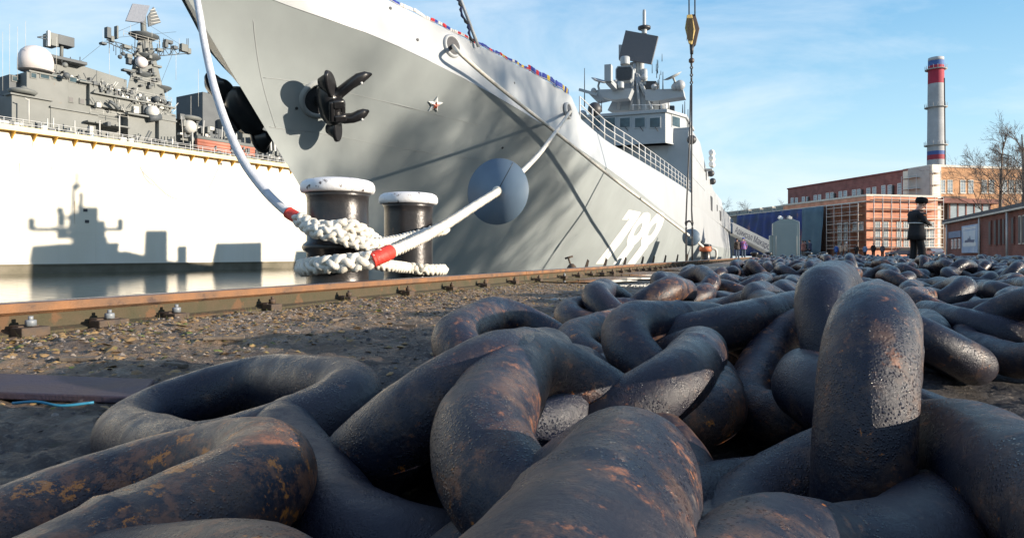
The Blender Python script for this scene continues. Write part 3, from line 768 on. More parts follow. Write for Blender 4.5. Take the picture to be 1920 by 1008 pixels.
def shell(side):
    mb = MB(SF); dl = [0,.05,.1,.16,.23,.32,.42,.54,.68,.84,1.0,1.2,1.4,1.65,1.9,2.2,2.6,3.1,3.6,4,5,6,7,8,9,10,11.2,12.5,14,16,18,20,23,26,30,35,41,48,56,66,78,92,108,120]
    rows = []
    for v in V_LOW:
        s0 = s0_low(v); row = []
        for d in dl:
            s = min(s0 + d*(S_END-s0)/120, S_END); hb = hb_low(s, v) if d else 0
            row.append(mb.av((s, WC - side*hb, z_low(s, v))))
        rows.append(row)
    for r0, r1 in zip(rows, rows[1:]):
        for j in range(len(dl)-1): mb.face((r0[j], r0[j+1], r1[j+1], r1[j]) if side > 0 else (r0[j], r1[j], r1[j+1], r0[j+1]), True)
    return mb
shell(1).build('hull_side', M_HULL, fr); shell(-1).build('hull_side', M_HULL, fr)
hull_mat(M_STRAKE, (.38,.40,.415), (.34,.36,.375), (.28,.30,.31))  # hull grey made lighter: the strake's stronger sunlight is put into its colour
def strake(side):
    mb = MB(SF); ss = sorted(set([0,.08,.16,.25,.35,.5,.7,.9,1.15,1.4,1.7,2,2.35,2.7,3.1,3.5,4.5,5.5,6.5,8,9.5,11,12.5,14, S_BREAK-S0D-.35, S_BREAK-S0D-.02, S_BREAK-S0D+.02] + [_d[9][0]-S0D] + [16.5+i*1.5 for i in range(24)] + [55,62,70,80,92,105,118,128])); rows = []
    for t in (0, .33, .66, 1):
        row = []
        for d in ss:
            sk = min(S0K + d, S_END); sd = min(S0D + d, S_END); s = sk*(1-t) + sd*t
            row.append(mb.av((s, WC - side*(hbk(sk)*(1-t) + hbd(sd)*t), zk(sk)*(1-t) + zd(sd)*t)))
        rows.append(row)
    for r0, r1 in zip(rows, rows[1:]):
        for j in range(len(ss)-1): mb.face((r0[j], r0[j+1], r1[j+1], r1[j]) if side > 0 else (r0[j], r1[j], r1[j+1], r0[j+1]), True)
    return mb
for sd in (1, -1):
    o = strake(sd).build('upper_strake', M_STRAKE, fr)
    so = o.modifiers.new('thick', 'SOLIDIFY'); so.thickness = .05; so.offset = -1 if sd > 0 else 1
    es = o.modifiers.new('split', 'EDGE_SPLIT'); es.split_angle = R(30)
M_DECK = mat('deck_paint', (.16,.19,.18), (.12,.14,.14), 1, .7)
mb = MB(SF); rows = [(11.4, .5)] + [(s, hbd(s)-.12) for s in (13,15,17,20,23,26,30,36,45,60,80,110,141.5)]
for (s, h), (s2, h2) in zip(rows, rows[1:]):
    z1 = zd(s) - (.5 if s < S_BREAK else .1); z2 = zd(s2) - (.5 if s2 < S_BREAK else .1)
    mb.poly([(s,WC-h,z1),(s2,WC-h2,z2),(s2,WC+h2,z2),(s,WC+h,z1)])
mb.build('deck', M_DECK, fr)
mb = MB(SF); mb.poly([(S_END, WC-6.6, 5), (S_END, WC+6.6, 5), (S_END, WC+6, -3), (S_END, WC-6, -3)]); mb.build('transom', M_HULL, fr)
# welded seams and draught lines on the shell
for pts in ([(475,38),(478,70),(485,120),(497,175),(517,240)], [(494,146),(540,151),(640,172),(760,200),(900,236)], [(560,243),(640,257),(760,279),(900,300)], [(505,238),(540,243),(575,248)]):
    MB().tube([hit(*p, .004) for p in [tuple(q) for q in spline([(x, y, 0) for x, y in pts], 6)] for p in [(p[0], p[1])]], .007, 4).build('weld_seam', M_GREY, fr)
for px, py in ((783,75),(964,156),(556,203),(942,277),(732,16)):
    MB().lathe([(.045,-.02),(.045,.02)], hit(px, py), 10, hull_n(px, py)).build('drain_hole', M_DARK, fr)

# pennant number, painted on the plates
def sheet(strips, name, m, off=.012, n=14, par=None):
    mb = MB()
    for A_, B_ in strips:                        # two matching outlines, joined by quads
        for i in range(len(A_)-1):
            k = max(1, int(math.hypot(A_[i+1][0]-A_[i][0], A_[i+1][1]-A_[i][1]) / n))
            for j in range(k):
                f = lambda L, t: (L[i][0]+(L[i+1][0]-L[i][0])*t, L[i][1]+(L[i+1][1]-L[i][1])*t)
                a0, a1, b0, b1 = f(A_, j/k), f(A_, (j+1)/k), f(B_, j/k), f(B_, (j+1)/k)
                mb.poly([hit(*a0, off), hit(*a1, off), hit(*b1, off), hit(*b0, off)])
    return mb.build(name, m, par or fr)
Z = lambda x, y: (1060 + x/6.72, 360 + y/6.72)
M_NUM = mat('number_white', (.78,.78,.76), None, 3, .5)
sheet([([Z(800,222), Z(712,348)], [Z(952,255), Z(905,350)]),
       ([Z(795,355), Z(600,620), Z(380,905)], [Z(903,350), Z(700,640), Z(490,905)])], 'digit', M_NUM)
def nine(cx, cy, dx):
    Q = lambda x, y: Z(x+dx, y)
    out = [(1035,255),(1068,275),(1070,335),(1040,430),(985,530),(920,620),(870,665)]; inn = [(978,385),(972,400),(965,430),(950,470),(925,510),(895,545),(868,553)]
    o2 = [(1035,255),(985,265),(925,330),(850,440),(790,560),(775,625),(800,665)]; i2 = [(978,385),(950,390),(920,420),(890,465),(868,510),(860,540),(868,553)]
    return [([Q(*p) for p in out], [Q(*p) for p in inn]), ([Q(*p) for p in o2], [Q(*p) for p in i2]),
            ([Q(*p) for p in ((868,553),(868,560))], [Q(*p) for p in ((800,665),(870,665))]),
            ([Q(*p) for p in ((870,640),(860,690),(700,905))], [Q(*p) for p in ((778,640),(780,670),(602,905))])]
sheet(nine(0,0,0), 'digit', M_NUM, .012, 8)
sheet(nine(0,0,178), 'digit', M_NUM, .014, 8)

# star badge with a red heart, standing proud of the shell
def star3(name, cpx, cpy, rad, m, o0, o1, par, rot=0.0, inner=.42):
    c = hit(cpx, cpy); n = hull_n(cpx, cpy); x = Vector((0,0,1)).cross(n).normalized(); y = n.cross(x)
    pts = []
    for k in range(10):
        r_ = rad*(1 if k % 2 == 0 else inner); a = rot + math.pi/2 + k*math.pi/5
        pts.append(x*math.cos(a)*r_ + y*math.sin(a)*r_)
    mb = MB(); base = [c + n*o0 + p for p in pts]; ib = [mb.av(p) for p in base]; it = [mb.av(p + n*(o1-o0)*.4) for p in base]; tp = mb.av(c + n*o1)
    for k in range(10): mb.face((ib[k], ib[(k+1)%10], it[(k+1)%10], it[k])); mb.face((it[k], it[(k+1)%10], tp))
    return mb.build(name, m, par)
st_ = star3('star', 815, 196, .29, M_WHITE, .0, .09, fr, .1)
star3('red_centre', 815, 196, .13, mat('star_red', (.5,.08,.03), None, 5, .4), .075, .12, fr, .1)

# fairleads
def fairlead(px, py, r0, name='fairlead'):
    c = hit(px, py); n = hull_n(px, py)
    f_ = MB().lathe([(r0*1.28,-.03),(r0*1.26,.03),(r0*1.18,.07),(r0*1.05,.09),(r0*.96,.07),(r0*.9,-.02),(r0*.86,-.3)], c, 32, n, caps=False).build(name, M_STRAKE, fr)
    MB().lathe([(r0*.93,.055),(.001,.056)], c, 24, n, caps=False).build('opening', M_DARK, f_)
    return c, n
fl1, n1 = fairlead(847, 87, .30)
fl2, n2 = fairlead(1065, 208, .27)

# anchors: barrel-shaped crown, two curved flukes and two round palms
def anchor(par, c, ex, ey, ez, sc):
    """ex to the right, ey up, ez out of the shell"""
    T = lambda x, y, z: c + (ex*x + ey*y + ez*z)*sc
    rm = Matrix((ex, ey, ez)).transposed()
    body = MB()
    body.tube([T(-.16,.62,.42), T(-.12,.45,.50), T(-.03,.20,.58), T(.02,-.05,.60), T(.06,-.32,.56), T(.08,-.52,.48)], [.16*sc,.28*sc,.36*sc,.37*sc,.33*sc,.2*sc], 14, flat=.85)
    body.cbox(T(.10,.26,.92), (.34*sc,.26*sc,.26*sc), rm); body.cbox(T(.14,-.16,.94), (.36*sc,.22*sc,.26*sc), rm); body.cbox(T(-.08,.05,.96), (.16*sc,.62*sc,.14*sc), rm)
    body.cbox(T(.27,.05,.80), (.16*sc,.50*sc,.24*sc), rm)
    o = body.build('anchor', M_BLACK, par, bevel=.05*sc, auto=40)
    for pts in (((.10,.30,.62),(.30,.52,.72),(.52,.76,.84),(.74,.93,.92),(.92,1.01,.94),(1.10,1.03,.92)), ((.16,-.28,.62),(.38,-.34,.70),(.60,-.30,.80),(.78,-.20,.88),(.92,-.12,.90),(1.04,-.08,.90))):
        fl = MB(); secs = []
        for k, (x, y, z) in enumerate(pts):
            p = T(x, y, z); q = T(*pts[min(k+1, 5)]); r_ = T(*pts[max(k-1, 0)]); d = (q-r_).normalized(); u = (ez - d*ez.dot(d)).normalized(); w = d.cross(u)
            a_, b_ = ((.18,.16),(.15,.17),(.14,.17),(.17,.13),(.13,.08),(.03,.03))[k]
            secs.append([fl.av(p + (w*math.cos(t)*a_ + u*math.sin(t)*b_)*sc) for t in (2*math.pi*m_/12 for m_ in range(12))])
        for r0, r1_ in zip(secs, secs[1:]):
            for k in range(12): fl.face((r0[k], r0[(k+1)%12], r1_[(k+1)%12], r1_[k]), True)
        fl.face(secs[0]); fl.face(secs[-1][::-1]); fk = fl.build('fluke', M_BLACK, o)
        MB().ball(T(pts[3][0]+.02, pts[3][1]-.09, pts[3][2]+.10), .045*sc, 8, 6).build('fluke_eye', M_RAILW, fk)
    for (x, y, z), tilt, hh, ww in (((-.02,.74,.74), .45, .47, .25), ((.18,-.70,.66), -.25, .36, .25)):
        nrm = (ez*.62 + ex*.62 + ey*.10).normalized(); uu = (ey + ex*-tilt); uu = (uu - nrm*uu.dot(nrm)).normalized(); vv = nrm.cross(uu); pc = T(x, y, z); pm = MB(); m_ = []
        for q in range(26):
            t = 2*math.pi*q/26; m_.append(pc + (uu*math.cos(t)*hh + vv*math.sin(t)*ww)*sc)
        pm.hexa([p - nrm*.05*sc for p in m_], [p + nrm*.05*sc + (pc-p)*.08 for p in m_], True)
        pm.hexa([p + (pc-p)*.2 - nrm*.05*sc for p in m_], [pc + (p-pc)*.35 - nrm*.35*sc for p in m_], True)
        pm.build('palm', M_BLACK, o, bevel=.02*sc)
    MB().tube([T(.02,0,.5), T(-.12,.0,.1), T(-.2,.0,-.3)], .15*sc, 10).build('shank', M_BLACK, o)
    return o
c1 = hit(606, 186); ez = hull_n(606, 186); ex = (Vector((1,.30,.05)) - ez*Vector((1,.30,.05)).dot(ez)).normalized(); ey = ez.cross(ex)
if ey.z < 0: ey = -ey
MB().lathe([(.60,-.05),(.60,.02),(.52,.09),(.44,.07),(.4,-.1)], c1 - ex*.12, 36, ez, caps=False).build('hawse_ring', M_GREY, fr)
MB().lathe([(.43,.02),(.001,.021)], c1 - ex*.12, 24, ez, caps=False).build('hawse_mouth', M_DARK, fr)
anchor(fr, c1, ex, ey, ez, 1.0)
# the other bow's anchor, the same point mirrored across the centreline
RI = SF.M.to_3x3(); RJ = RI.inverted()
def mir(v): w_ = RJ @ v; return RI @ Vector((w_.x, -w_.y, w_.z))
loc = SF.M.inverted() @ c1
anchor(fr, SF.W(loc.x, 2*WC - loc.y, loc.z) - mir(ez)*.25, mir(ex), mir(ey), mir(ez), 1.25)

# railings along the deck edge behind the bulwark
def guard_rail(s0, s1, n, hh=1.05, side=1):
    wires = [[], [], []]
    gr_ = None
    for k in range(n+1):
        s = s0 + (s1-s0)*k/n; w = WC - side*(hbd(s) - .10); z = zd(s) - .02
        mb = MB(SF); mb.tube([(s, w, z), (s, w, z+hh)], .035, 6)
        o = mb.build('rail_post', M_RAILW, gr_ or fr)
        if gr_ is None: gr_ = o
        for q, f in enumerate((.36, .68, 1.0)): wires[q].append((s, w, z+hh*f))
    for w_ in wires: MB(SF).tube(w_, .022, 5).build('rail_bar', M_RAILW, gr_)
sA, _ = SF.pb(1091, 226, WC-5.8)
guard_rail(sA, 62.5, 20); guard_rail(sA, 62.5, 16, side=-1)

# superstructure, placed from the outlines in the photograph on planes across the ship
def pa(px, py, a): b, z = SF.pa(px, py, a); return (a, b, z)
def slab(poly_px, a0, depth, name, m, par=None, taper=0.0, bevel=0):
    """outline seen from ahead on the plane a0, carried aft by depth"""
    A_ = [pa(x, y, a0) for x, y in poly_px]; n = len(A_); cb_ = sum(p[1] for p in A_)/n
    B_ = [(a0+depth, cb_+(p[1]-cb_)*(1-taper), p[2]) for p in A_]
    mb = MB(SF); mb.hexa(A_, B_); return mb.build(name, m, par or fr, bevel=bevel)
def blk(a0, a1, w0, w1, z0, z1, tw=0.0, tf=0.0, name='block', m=None, par=None, bevel=.03):
    """deckhouse with sides leaning in by tw and the front leaning back by tf"""
    mb = MB(SF); mb.hexa([(a0,w0,z0),(a1,w0,z0),(a1,w1,z0),(a0,w1,z0)], [(a0+tf,w0+tw,z1),(a1,w0+tw,z1),(a1,w1-tw,z1),(a0+tf,w1-tw,z1)])
    return mb.build(name, m or M_SUPER, par or fr, bevel=bevel)
AF = 62.0
b_, z_ = SF.pa(1294, 238, AF); print('side top', b_, z_); zt1 = z_
prof = [(AF,4.7),(AF,11.6),(72,11.8),(77.5,10.3),(88,8.7),(102,7.5),(127,7.4),(146.5,7.3),(146.5,4.6)]
wl_ = lambda z: 5.93 + (z-4.7)*.033
mb = MB(SF); mb.hexa([(a, wl_(z), z) for a, z in prof], [(a, 2*WC-wl_(z), z) for a, z in prof]); dh = mb.build('deckhouse', M_STRAKE, fr, bevel=.03)
blk(AF-.03, AF+.2, 6.25, 8.2, 5.2, 11.3, .05, 0, 'front_plate', M_SUPER, dh)
for z in (7.2, 9.4): MB(SF).box(AF-.05, 76, wl_(z)-.025, wl_(z)+.1, z, z+.06).build('seam_strip', M_STRAKE, dh)
blk(100, 112, 9, 17.4, 7.4, 11.6, 1.2, 1.0, 'deckhouse')
blk(74.6, 78, 11.4, 15, 11.4, 15.6, .3, .2, 'aft_mast'); blk(79.5, 81, 12.4, 14, 10, 13.4, .1, 0, 'director'); blk(84.5, 94, 9.5, 17, 8, 13.3, .8, 1.2, 'funnel')
MB(SF).beam((60.8,13.2,16.0),(71.6,13.2,16.0),.5,.45).build('added_shadow_yard', M_SUPER, fr)  # invented yard, added to throw a cross-shaped shadow on the dock wall
for a_ in (60.8, 71.4): MB(SF).box(a_-.4, a_+.4, 12.9, 13.5, 15.9, 17.4).build('added_yard_end', M_SUPER, fr)  # end boxes added to the invented yard for the same shadow
blk(120, 146, 7.5, 18.9, 7.3, 11.5, .8, .3, 'hangar')
bw0, zt = SF.pa(1248, 211, AF-1.2); bw1, zb_ = SF.pa(1122, 266, AF-1.2); _, zlow = SF.pa(1248, 268, AF-1.2)
# bridge with a slanted corner
C_ = WC; half = C_ - bw0
mb = MB(SF); o1 = [(AF-1.2,C_-half),(AF+1.9,C_-half-1.35),(AF+9,C_-half-1.35),(AF+9,C_+half+1.35),(AF+1.9,C_+half+1.35),(AF-1.2,C_+half)]
mb.hexa([(a, b, zlow) for a, b in o1], [(a, b, zt) for a, b in o1]); br = mb.build('bridge', M_SUPER, fr, bevel=.04)
mb = MB(SF); o2 = [(a + (-.15 if a < AF+2 else .1), b + (.15 if b > C_ else -.15)) for a, b in o1]
mb.hexa([(a, b, zt) for a, b in o2], [(a, b, zt+.28) for a, b in o2]); mb.build('bridge_roof', M_SUPER, br, bevel=.03)
mb = MB(SF); mb.hexa([(a + (-.1 if a < AF+2 else 0), b, zlow-.0) for a, b in o1], [(a + (-.1 if a < AF+2 else 0), b, zlow+.12) for a, b in o1]); mb.build('ledge', M_SUPER, br)
def win_front(px0, px1, py0, py1, a=AF-1.2):
    q = [pa(px0,py0,a), pa(px1,py0,a), pa(px1,py1,a), pa(px0,py1,a)]
    f_ = MB(SF); c = Vector((sum(p[0] for p in q)/4, sum(p[1] for p in q)/4, sum(p[2] for p in q)/4))
    f_.cbox(c + Vector((-.03,0,0)), (.06, abs(q[0][1]-q[1][1])+.2, abs(q[0][2]-q[2][2])+.2)); w_ = f_.build('window', M_SUPER, br, bevel=.03)
    g_ = MB(SF); g_.cbox(c + Vector((-.065,0,0)), (.03, abs(q[0][1]-q[1][1]), abs(q[0][2]-q[2][2]))); g_.build('pane', M_GLASS, w_)
    MB(SF).tube([c + Vector((-.1,0,-.35)), c + Vector((-.12,-.3,-.8))], .03, 4).build('wiper', M_DARK, w_)
for x0, x1 in ((1163,1181),(1191,1209),(1219,1237),(1135,1153),(1108,1126)): win_front(x0, x1, 222, 238)
P0, P1 = Vector((AF-1.2, C_-half, 0)), Vector((AF+1.9, C_-half-1.35, 0)); dd = (P1-P0).normalized(); nr = Vector((-dd.y if -dd.y < 0 else dd.y, -abs(dd.x), 0)).normalized()
wc = (P0+P1)/2 + Vector((0,0,(zt+zlow)/2+.75)); rot = Matrix((dd, nr, Vector((0,0,1)))).transposed()
f_ = MB(SF); f_.cbox(wc, (1.5,.08,1.1), rot); w_ = f_.build('window', M_SUPER, br); g_ = MB(SF); g_.cbox(wc + nr*.05, (1.25,.05,.85), rot); g_.build('pane', M_GLASS, w_)
wall_y = zlow
# bulwark and gear forward of the bridge
for px, py, r_ in ((1115,205,14),(1092,215,9)):
    b2, zz = SF.pa(px, py, 56); MB(SF).ball((56, b2, zz), r_/F*54, 16, 10).build('gun_shield', M_DARK if px > 1100 else M_SUPER, fr)
# mast pyramid
AM = 66.0
slab([(1139,207),(1160,165),(1172,150),(1196,150),(1206,165),(1228,207)], AM, 3.5, 'mast', M_SUPER, taper=.2)
slab([(1167,152),(1172,120),(1200,112),(1206,150)], AM+.6, 2.0, 'mast_tower', M_SUPER, taper=.2)
for pts in ([(1183,207),(1190,120)], [(1222,205),(1196,140)], [(1160,205),(1163,175)], [(1199,205),(1193,140)], [(1210,180),(1192,138)]):
    MB(SF).tube([Vector(pa(*pts[0], AM-.3)), Vector(pa(*pts[1], AM-.3))], .16, 6).build('mast_leg', M_SUPER, fr)
slab([(1121,168),(1185,166),(1178,184),(1150,187),(1130,182)], AM-2.4, 1.2, 'mast_arm', M_STRAKE)
slab([(1100,172),(1125,168),(1140,185),(1118,190)], AM-.5, 1.2, 'mast_arm', M_SUPER)
slab([(1208,168),(1280,166),(1283,181),(1222,190),(1210,188)], AM-.5, 1.6, 'mast_arm', M_SUPER)
# radar faces
f1 = slab([(1173,57),(1234,68),(1221,120),(1160,109)], AM-.6, .35, 'radar_panel', mat('radar_face', (.13,.13,.14), (.10,.10,.11), 12, .6, bump=.5, bscale=22))
M_RIM = M_SUPER
slab([(1160,84),(1172,84),(1172,122),(1160,112)], AM+.2, .5, 'radar_back_panel', M_SUPER)
f2 = slab([(1158,124),(1183,123),(1187,130),(1186,146),(1181,152),(1158,153),(1154,147),(1154,130)], AM-2.2, .8, 'radar_housing', M_SUPER)
slab([(1159,126),(1182,125),(1185,131),(1184,145),(1180,150),(1159,151),(1156,146),(1156,131)], AM-2.3, .1, 'radar_face', M_DARK)
def cyl(px, py0, py1, rpx, a, name, m=None, n=14):
    p0, p1 = Vector(pa(px, py0, a)), Vector(pa(px, py1, a)); r_ = rpx/F*SF.W(*p0).y
    h = p0.z-p1.z; return MB(SF).lathe([(r_*.96,0),(r_,h*.1),(r_,h*.85),(r_*.85,h)], p1, n).build(name, m or M_SUPER, fr)
cyl(1172,107,122,9,AM-2,'radome'); cyl(1164,154,166,6,AM-2.6,'radome'); cyl(1239,192,208,17,AM+3,'radome'); cyl(1208,130,160,6,AM,'sensor_column'); cyl(1201,104,168,7,AM+.4,'sensor_column')
for px, py0, py1 in ((1208,19,52),): 
    cyl(px, py0, py1, 3.2, AM, 'mast_pole', M_STRAKE)
cyl(1208,50,55,12,AM,'mast_platform', M_DARK); cyl(1208,54,64,5,AM,'mast_pole', M_SUPER)
def dish(px, py, rx, a, tilt, name='dish', m=None):
    c = Vector(pa(px, py, a)); r_ = rx/F*SF.W(*c).y; ax = Vector((-.25, -.35*tilt, .9)).normalized()
    o = MB(SF).lathe([(.02,-.1*r_),(r_*.6,-.04*r_),(r_,.14*r_),(r_*.98,.18*r_),(r_*.6,.02*r_),(.02,-.04*r_)], c, 22, ax).build(name, m or M_SUPER, fr)
    MB(SF).tube([c, c - ax*.5*r_, c + Vector((0,0,-1.1*r_))], .12*r_, 6).build('dish_mount', M_SUPER, o)
dish(1124,153,17,AM-.5,1); dish(1262,145,18,AM-.5,-1)
for px, py, r_ in ((1154,157,7),(1113,170,5),(1275,160,9),(1265,163,6),(1208,145,6),(1226,163,5)):
    c = Vector(pa(px, py, AM-.6)); MB(SF).ball(c, r_/F*70, 12, 8).build('sensor_ball', M_STRAKE, fr)
def whip(px, py0, py1, a, r_=.05):
    MB(SF).tube([Vector(pa(px, py1, a)), Vector(pa(px, py0, a))], [r_, r_*.5], 5).build('whip_aerial', M_DARK, fr)
for px, y0, y1 in ((1096,128,200),(1243,135,168),(1128,190,210),(1253,192,210),(1280,196,212),(1284,190,230),(1290,205,240),(1237,190,206)): whip(px, y0, y1, AM-1, .06)
for k in range(14):
    px = 1216 + random.random()*26; y1 = 100 + random.random()*55
    whip(px, y1, y1 + random.uniform(8, 22), AM+.5, .04)
MB(SF).beam(Vector(pa(1086,168,AM-1)), Vector(pa(1120,178,AM-1)), .25).build('mast_arm', M_SUPER, fr)
slab([(1183,152),(1230,152),(1226,166),(1196,168)], AM-.2, 2.2, 'mast_platform', M_DARK)
for px in (1187,1211,1222,1240,1248): MB(SF).tube([Vector(pa(px,206,AM-2.6)), Vector(pa(px,196,AM-2.6))], .05, 5).build('roof_post', M_RAILW, fr)
MB(SF).tube([Vector(pa(1185,197,AM-2.6)), Vector(pa(1250,197,AM-2.6))], .04, 5).build('roof_rail', M_RAILW, fr)
slab([(1255,198),(1264,198),(1264,207),(1255,207)], AM-2.6, .5, 'searchlight', M_DARK)
# life-raft canisters and openings on the quay side
for q in range(3):
    c = SF.W(77, 5.35, 11.35 - q*.62); d_ = SF.M.to_3x3() @ Vector((1,0,0))
    MB().lathe([(.18,-.75),(.31,-.65),(.33,0),(.31,.65),(.18,.75)], c, 12, d_).build('liferaft_canister', M_WHITE, fr)
MB(SF).box(76.2, 77.8, 5.3, 6.15, 9.5, 9.6).build('raft_rack', M_SUPER, fr)
for a0, a1, z0, z1 in ((84,86.5,5.6,7.3),(95,96.2,6.2,7.0),(101,104,5.2,6.6),(78,78.8,8.6,9.6)):
    w = wl_((z0+z1)/2)
    MB(SF).box(a0, a1, w-.06, w+.3, z0, z1).build('side_opening', M_DARK, fr, bevel=.02)
for px, py in ((1297,262),(1333,325),(1336,340)):
    c = SF.pb(px, py, 5.8); MB(SF).ball((c[0], 5.8, c[1]), .4, 10, 8).build('side_lamp', M_DARK, fr)
# stay with rolled flags rising from the bow
fs = thing('signal_halyard', 'pole with dark rolled signal flags rising over the bow bulwark', 'flag pole', tuple(P(897,86,22.5)))
p0, p1 = P(897,88,22.5), P(800,-170,22.5)
MB().tube([p0, p0.lerp(p1,.35), p1], .055, 8).build('pole', M_STRAKE, fs)
for k in range(9):
    t = .03 + k*.042; p = p0.lerp(p1, t) + Vector((-.10 - .05*math.sin(k*1.7), -.08, 0)); q = p0.lerp(p1, t+.045) + Vector((-.10 - .05*math.sin(k*1.7+1.7), -.08, 0))
    MB().tube([p, (p+q)/2 + Vector((-.03,0,0)), q], [.035,.055,.035], 6).build('rolled_flag', mat('flag_navy', (.02,.03,.09), None, 3, .8) if k % 3 else mat('flag_dark', (.03,.03,.035), None, 3, .8), fs)
# signal flags hanging along the bulwark
FLC = [(.62,.6,.58),(.03,.05,.30),(.55,.03,.04),(.65,.45,.04),(.62,.6,.58),(.05,.08,.35),(.4,.42,.45)]
FM = [mat('flag_%s' % n_, c, tuple(x*.8 for x in c), 20, .85) for n_, c in zip(('white','blue','red','yellow','cream','royal','grey'), FLC)]
bl = thing('signal_flags', 'string of coloured signal flags laid along the top of the bow bulwark', 'flags', tuple(P(900,86,21)))
edge = []
for k in range(70):
    s = 16.0 + (S_BREAK-.2-16.0)*k/69; edge.append(SF.W(s, WC - hbd(s) + .03, zd(s) + .05 + .02*math.sin(k)))
MB().tube(edge, .012, 4).build('flag_line', M_RAILW, bl)
for k in range(0, 69):
    a, b = edge[k], edge[k+1]; h = .19 if k > 50 else .09; drop = Vector((0,0,-h*.2)); up = Vector((random.uniform(-.03,.03), -.03, h))
    mi = random.choice([0,4,0,0,1,2]) if k < 30 else (random.choice([1,5,3,2,1,0]))
    mb = MB(); m1 = (a+b)/2; c = random.uniform(-.04,.05)
    mb.poly([a+drop, m1+drop+Vector((0,c,0)), m1+up+Vector((0,c,0)), a+up*.9], True); mb.poly([m1+drop+Vector((0,c,0)), b+drop, b+up*.9, m1+up+Vector((0,c,0))], True)
    o = mb.build('flag', FM[mi], bl); so = o.modifiers.new('cloth', 'SOLIDIFY'); so.thickness = .008
# ropes of the frigate
up2 = spline([P(932,360,9.25), P(960,338,11), P(987,314,13.5), P(1015,284,17), P(1040,250,21.5), fl2 + n2*.1 + Vector((0,0,-.05))], 8)
MB().tube(up2, [.043 + .02*k/len(up2) for k in range(len(up2))], 8).build('line_to_ship', M_ROPE, r2)
FB = P(1323, 470, 37.5); FB.z = 0
r3 = thing('mooring_rope', 'long white mooring rope from the bow fairlead down to the far bollard', 'rope', tuple(P(1320,465,37)))
line = [fl1 + n1*.05, *[P(x, y, Y) for x, y, Y in ((862,100,21.0),(905,138,22.0),(960,183,23.3),(1060,262,26.0),(1140,327,28.6),(1220,387,31.6),(1294,443,35.6),(1318,462,37.2))]]
MB().tube(spline(line, 8), .065, 8).build('rope_line', M_ROPE, r3)
MB().lathe([(.30,-.14),(.36,0),(.30,.14)], FB + Vector((0,0,.66)), 20).build('rope_turns', mat('orange_band', (.55,.16,.07), None, 8, .6), r3)
mb = MB(); mb.tube(spline([FB+Vector((.25,-.2,.7)), FB+Vector((.5,-.2,.62)), FB+Vector((.55,-.15,.3)), FB+Vector((.5,-.1,.1))], 5), .07, 6); mb.build('rope_tail', M_ROPE, r3)
guard(1296, 445, 35.4, 16.5, (-.42,-1,.04), 'small round blue-grey guard disc low beside the crane slings')
t = thing('bollard', 'single rusty bollard with orange rope turns at the far end of the rail', 'bollard', tuple(FB))
b = MB().lathe([(.34,0),(.30,.05),(.26,.12),(.26,.75),(.32,.82),(.30,.92),(.02,.95)], FB, 24).build('post', M_BITT, t)
MB().lathe([(.40,0),(.40,.03)], FB, 20).build('flange', M_BITT, t)
# spikes and stubs along the quay edge beyond the rail
for k, px in enumerate((1097,1132,1169,1202,1223,1245,1268,1287)):
    c0 = -4.45; Y = -c0/(.41 - (px-CX)/F); p = Vector(((px-CX)/F*Y, Y, 0)); h = .08 + .010*Y
    mb = MB(); mb.hexa([p+Vector((-.04,-.02,0)), p+Vector((.04,-.02,0)), p+Vector((.04,.03,0)), p+Vector((-.04,.03,0))], [p+Vector((.05,-.01,h+.04)), p+Vector((.09,-.01,h)), p+Vector((.09,.02,h)), p+Vector((.05,.02,h+.04))])
    wh = ('leftmost, right of the T-handled valve', 'under the 7 of the hull number', 'under the first 9 of the hull number', 'under the second 9 of the hull number', 'just right of the hull number', 'fourth from the far bollard', 'left of the crane slings', 'nearest the far bollard')[k]
    tag(mb.build('edge_stub', M_BOLT, bevel=.006), 'dark iron stub at the quay edge, ' + wh, 'stub', 'iron stubs along the quay edge')
c = P(1072, 499, 12.0); c.z = 0
v = thing('valve', 'small dark iron valve with a T handle by the rail', 'valve', tuple(c))
MB().lathe([(.10,0),(.10,.10),(.07,.16),(.03,.2)], c, 14).build('body', M_BOLT, v); MB().tube([c+Vector((-.02,0,.18)), c+Vector((-.06,0,.30))], .018, 6).build('stem', M_BOLT, v)
MB().tube([c+Vector((-.12,0,.29)), c+Vector((.02,0,.33))], .02, 6).build('handle', M_BOLT, v)
MB().tube([c+Vector((.08,0,.06)), c+Vector((.30,.05,.07))], .06, 10).build('outlet', M_BOLT, v)

# crane tackle hanging in front of the ship
YH = 30.0
ct = thing('crane_hook_block', 'yellow and black crane hook block hanging on wires with long slings below', 'crane hook', tuple(P(1297,60,YH)))
M_YEL = mat('block_yellow', (.50,.36,.10), (.30,.22,.08), 14, .6); M_BRN = mat('block_dark', (.07,.045,.035), None, 8, .5)
blkp = [(1290,27),(1285,52),(1290,84),(1301,84),(1310,58),(1305,28)]
def pr(pts, Y, ex, m, name, par, bevel=0):
    return MB().prism([P(x, y, Y) for x, y in pts], ex, False).build(name, m, par, bevel=bevel)
pr([(1297,27),(1304,27),(1312,54),(1305,85),(1298,85),(1303,56)], YH, (0,.45,0), M_BRN, 'cheek', ct, .02)
pr([(1288,28),(1297,27),(1303,56),(1297,83),(1291,82),(1284,53)], YH-.2, (.05,.12,0), M_YEL, 'cheek', ct, .02)
for k in range(5):
    x = 1287.5 + k*2.6; pr([(x,34),(x+.9,34),(x+2.2,56),(x+1.2,76),(x+.2,76),(x+1.2,56)], YH-.23, (0,.03,0), M_BRN, 'stripe', ct)
for x in (1292,1303): MB().tube([P(x,30,YH), P(x-.5,-160,YH)], .03, 6).build('hoist_wire', M_DARK, ct)
MB().tube([P(1297,84,YH), P(1297,102,YH)], [.10,.07], 8).build('swivel', M_DARK, ct)
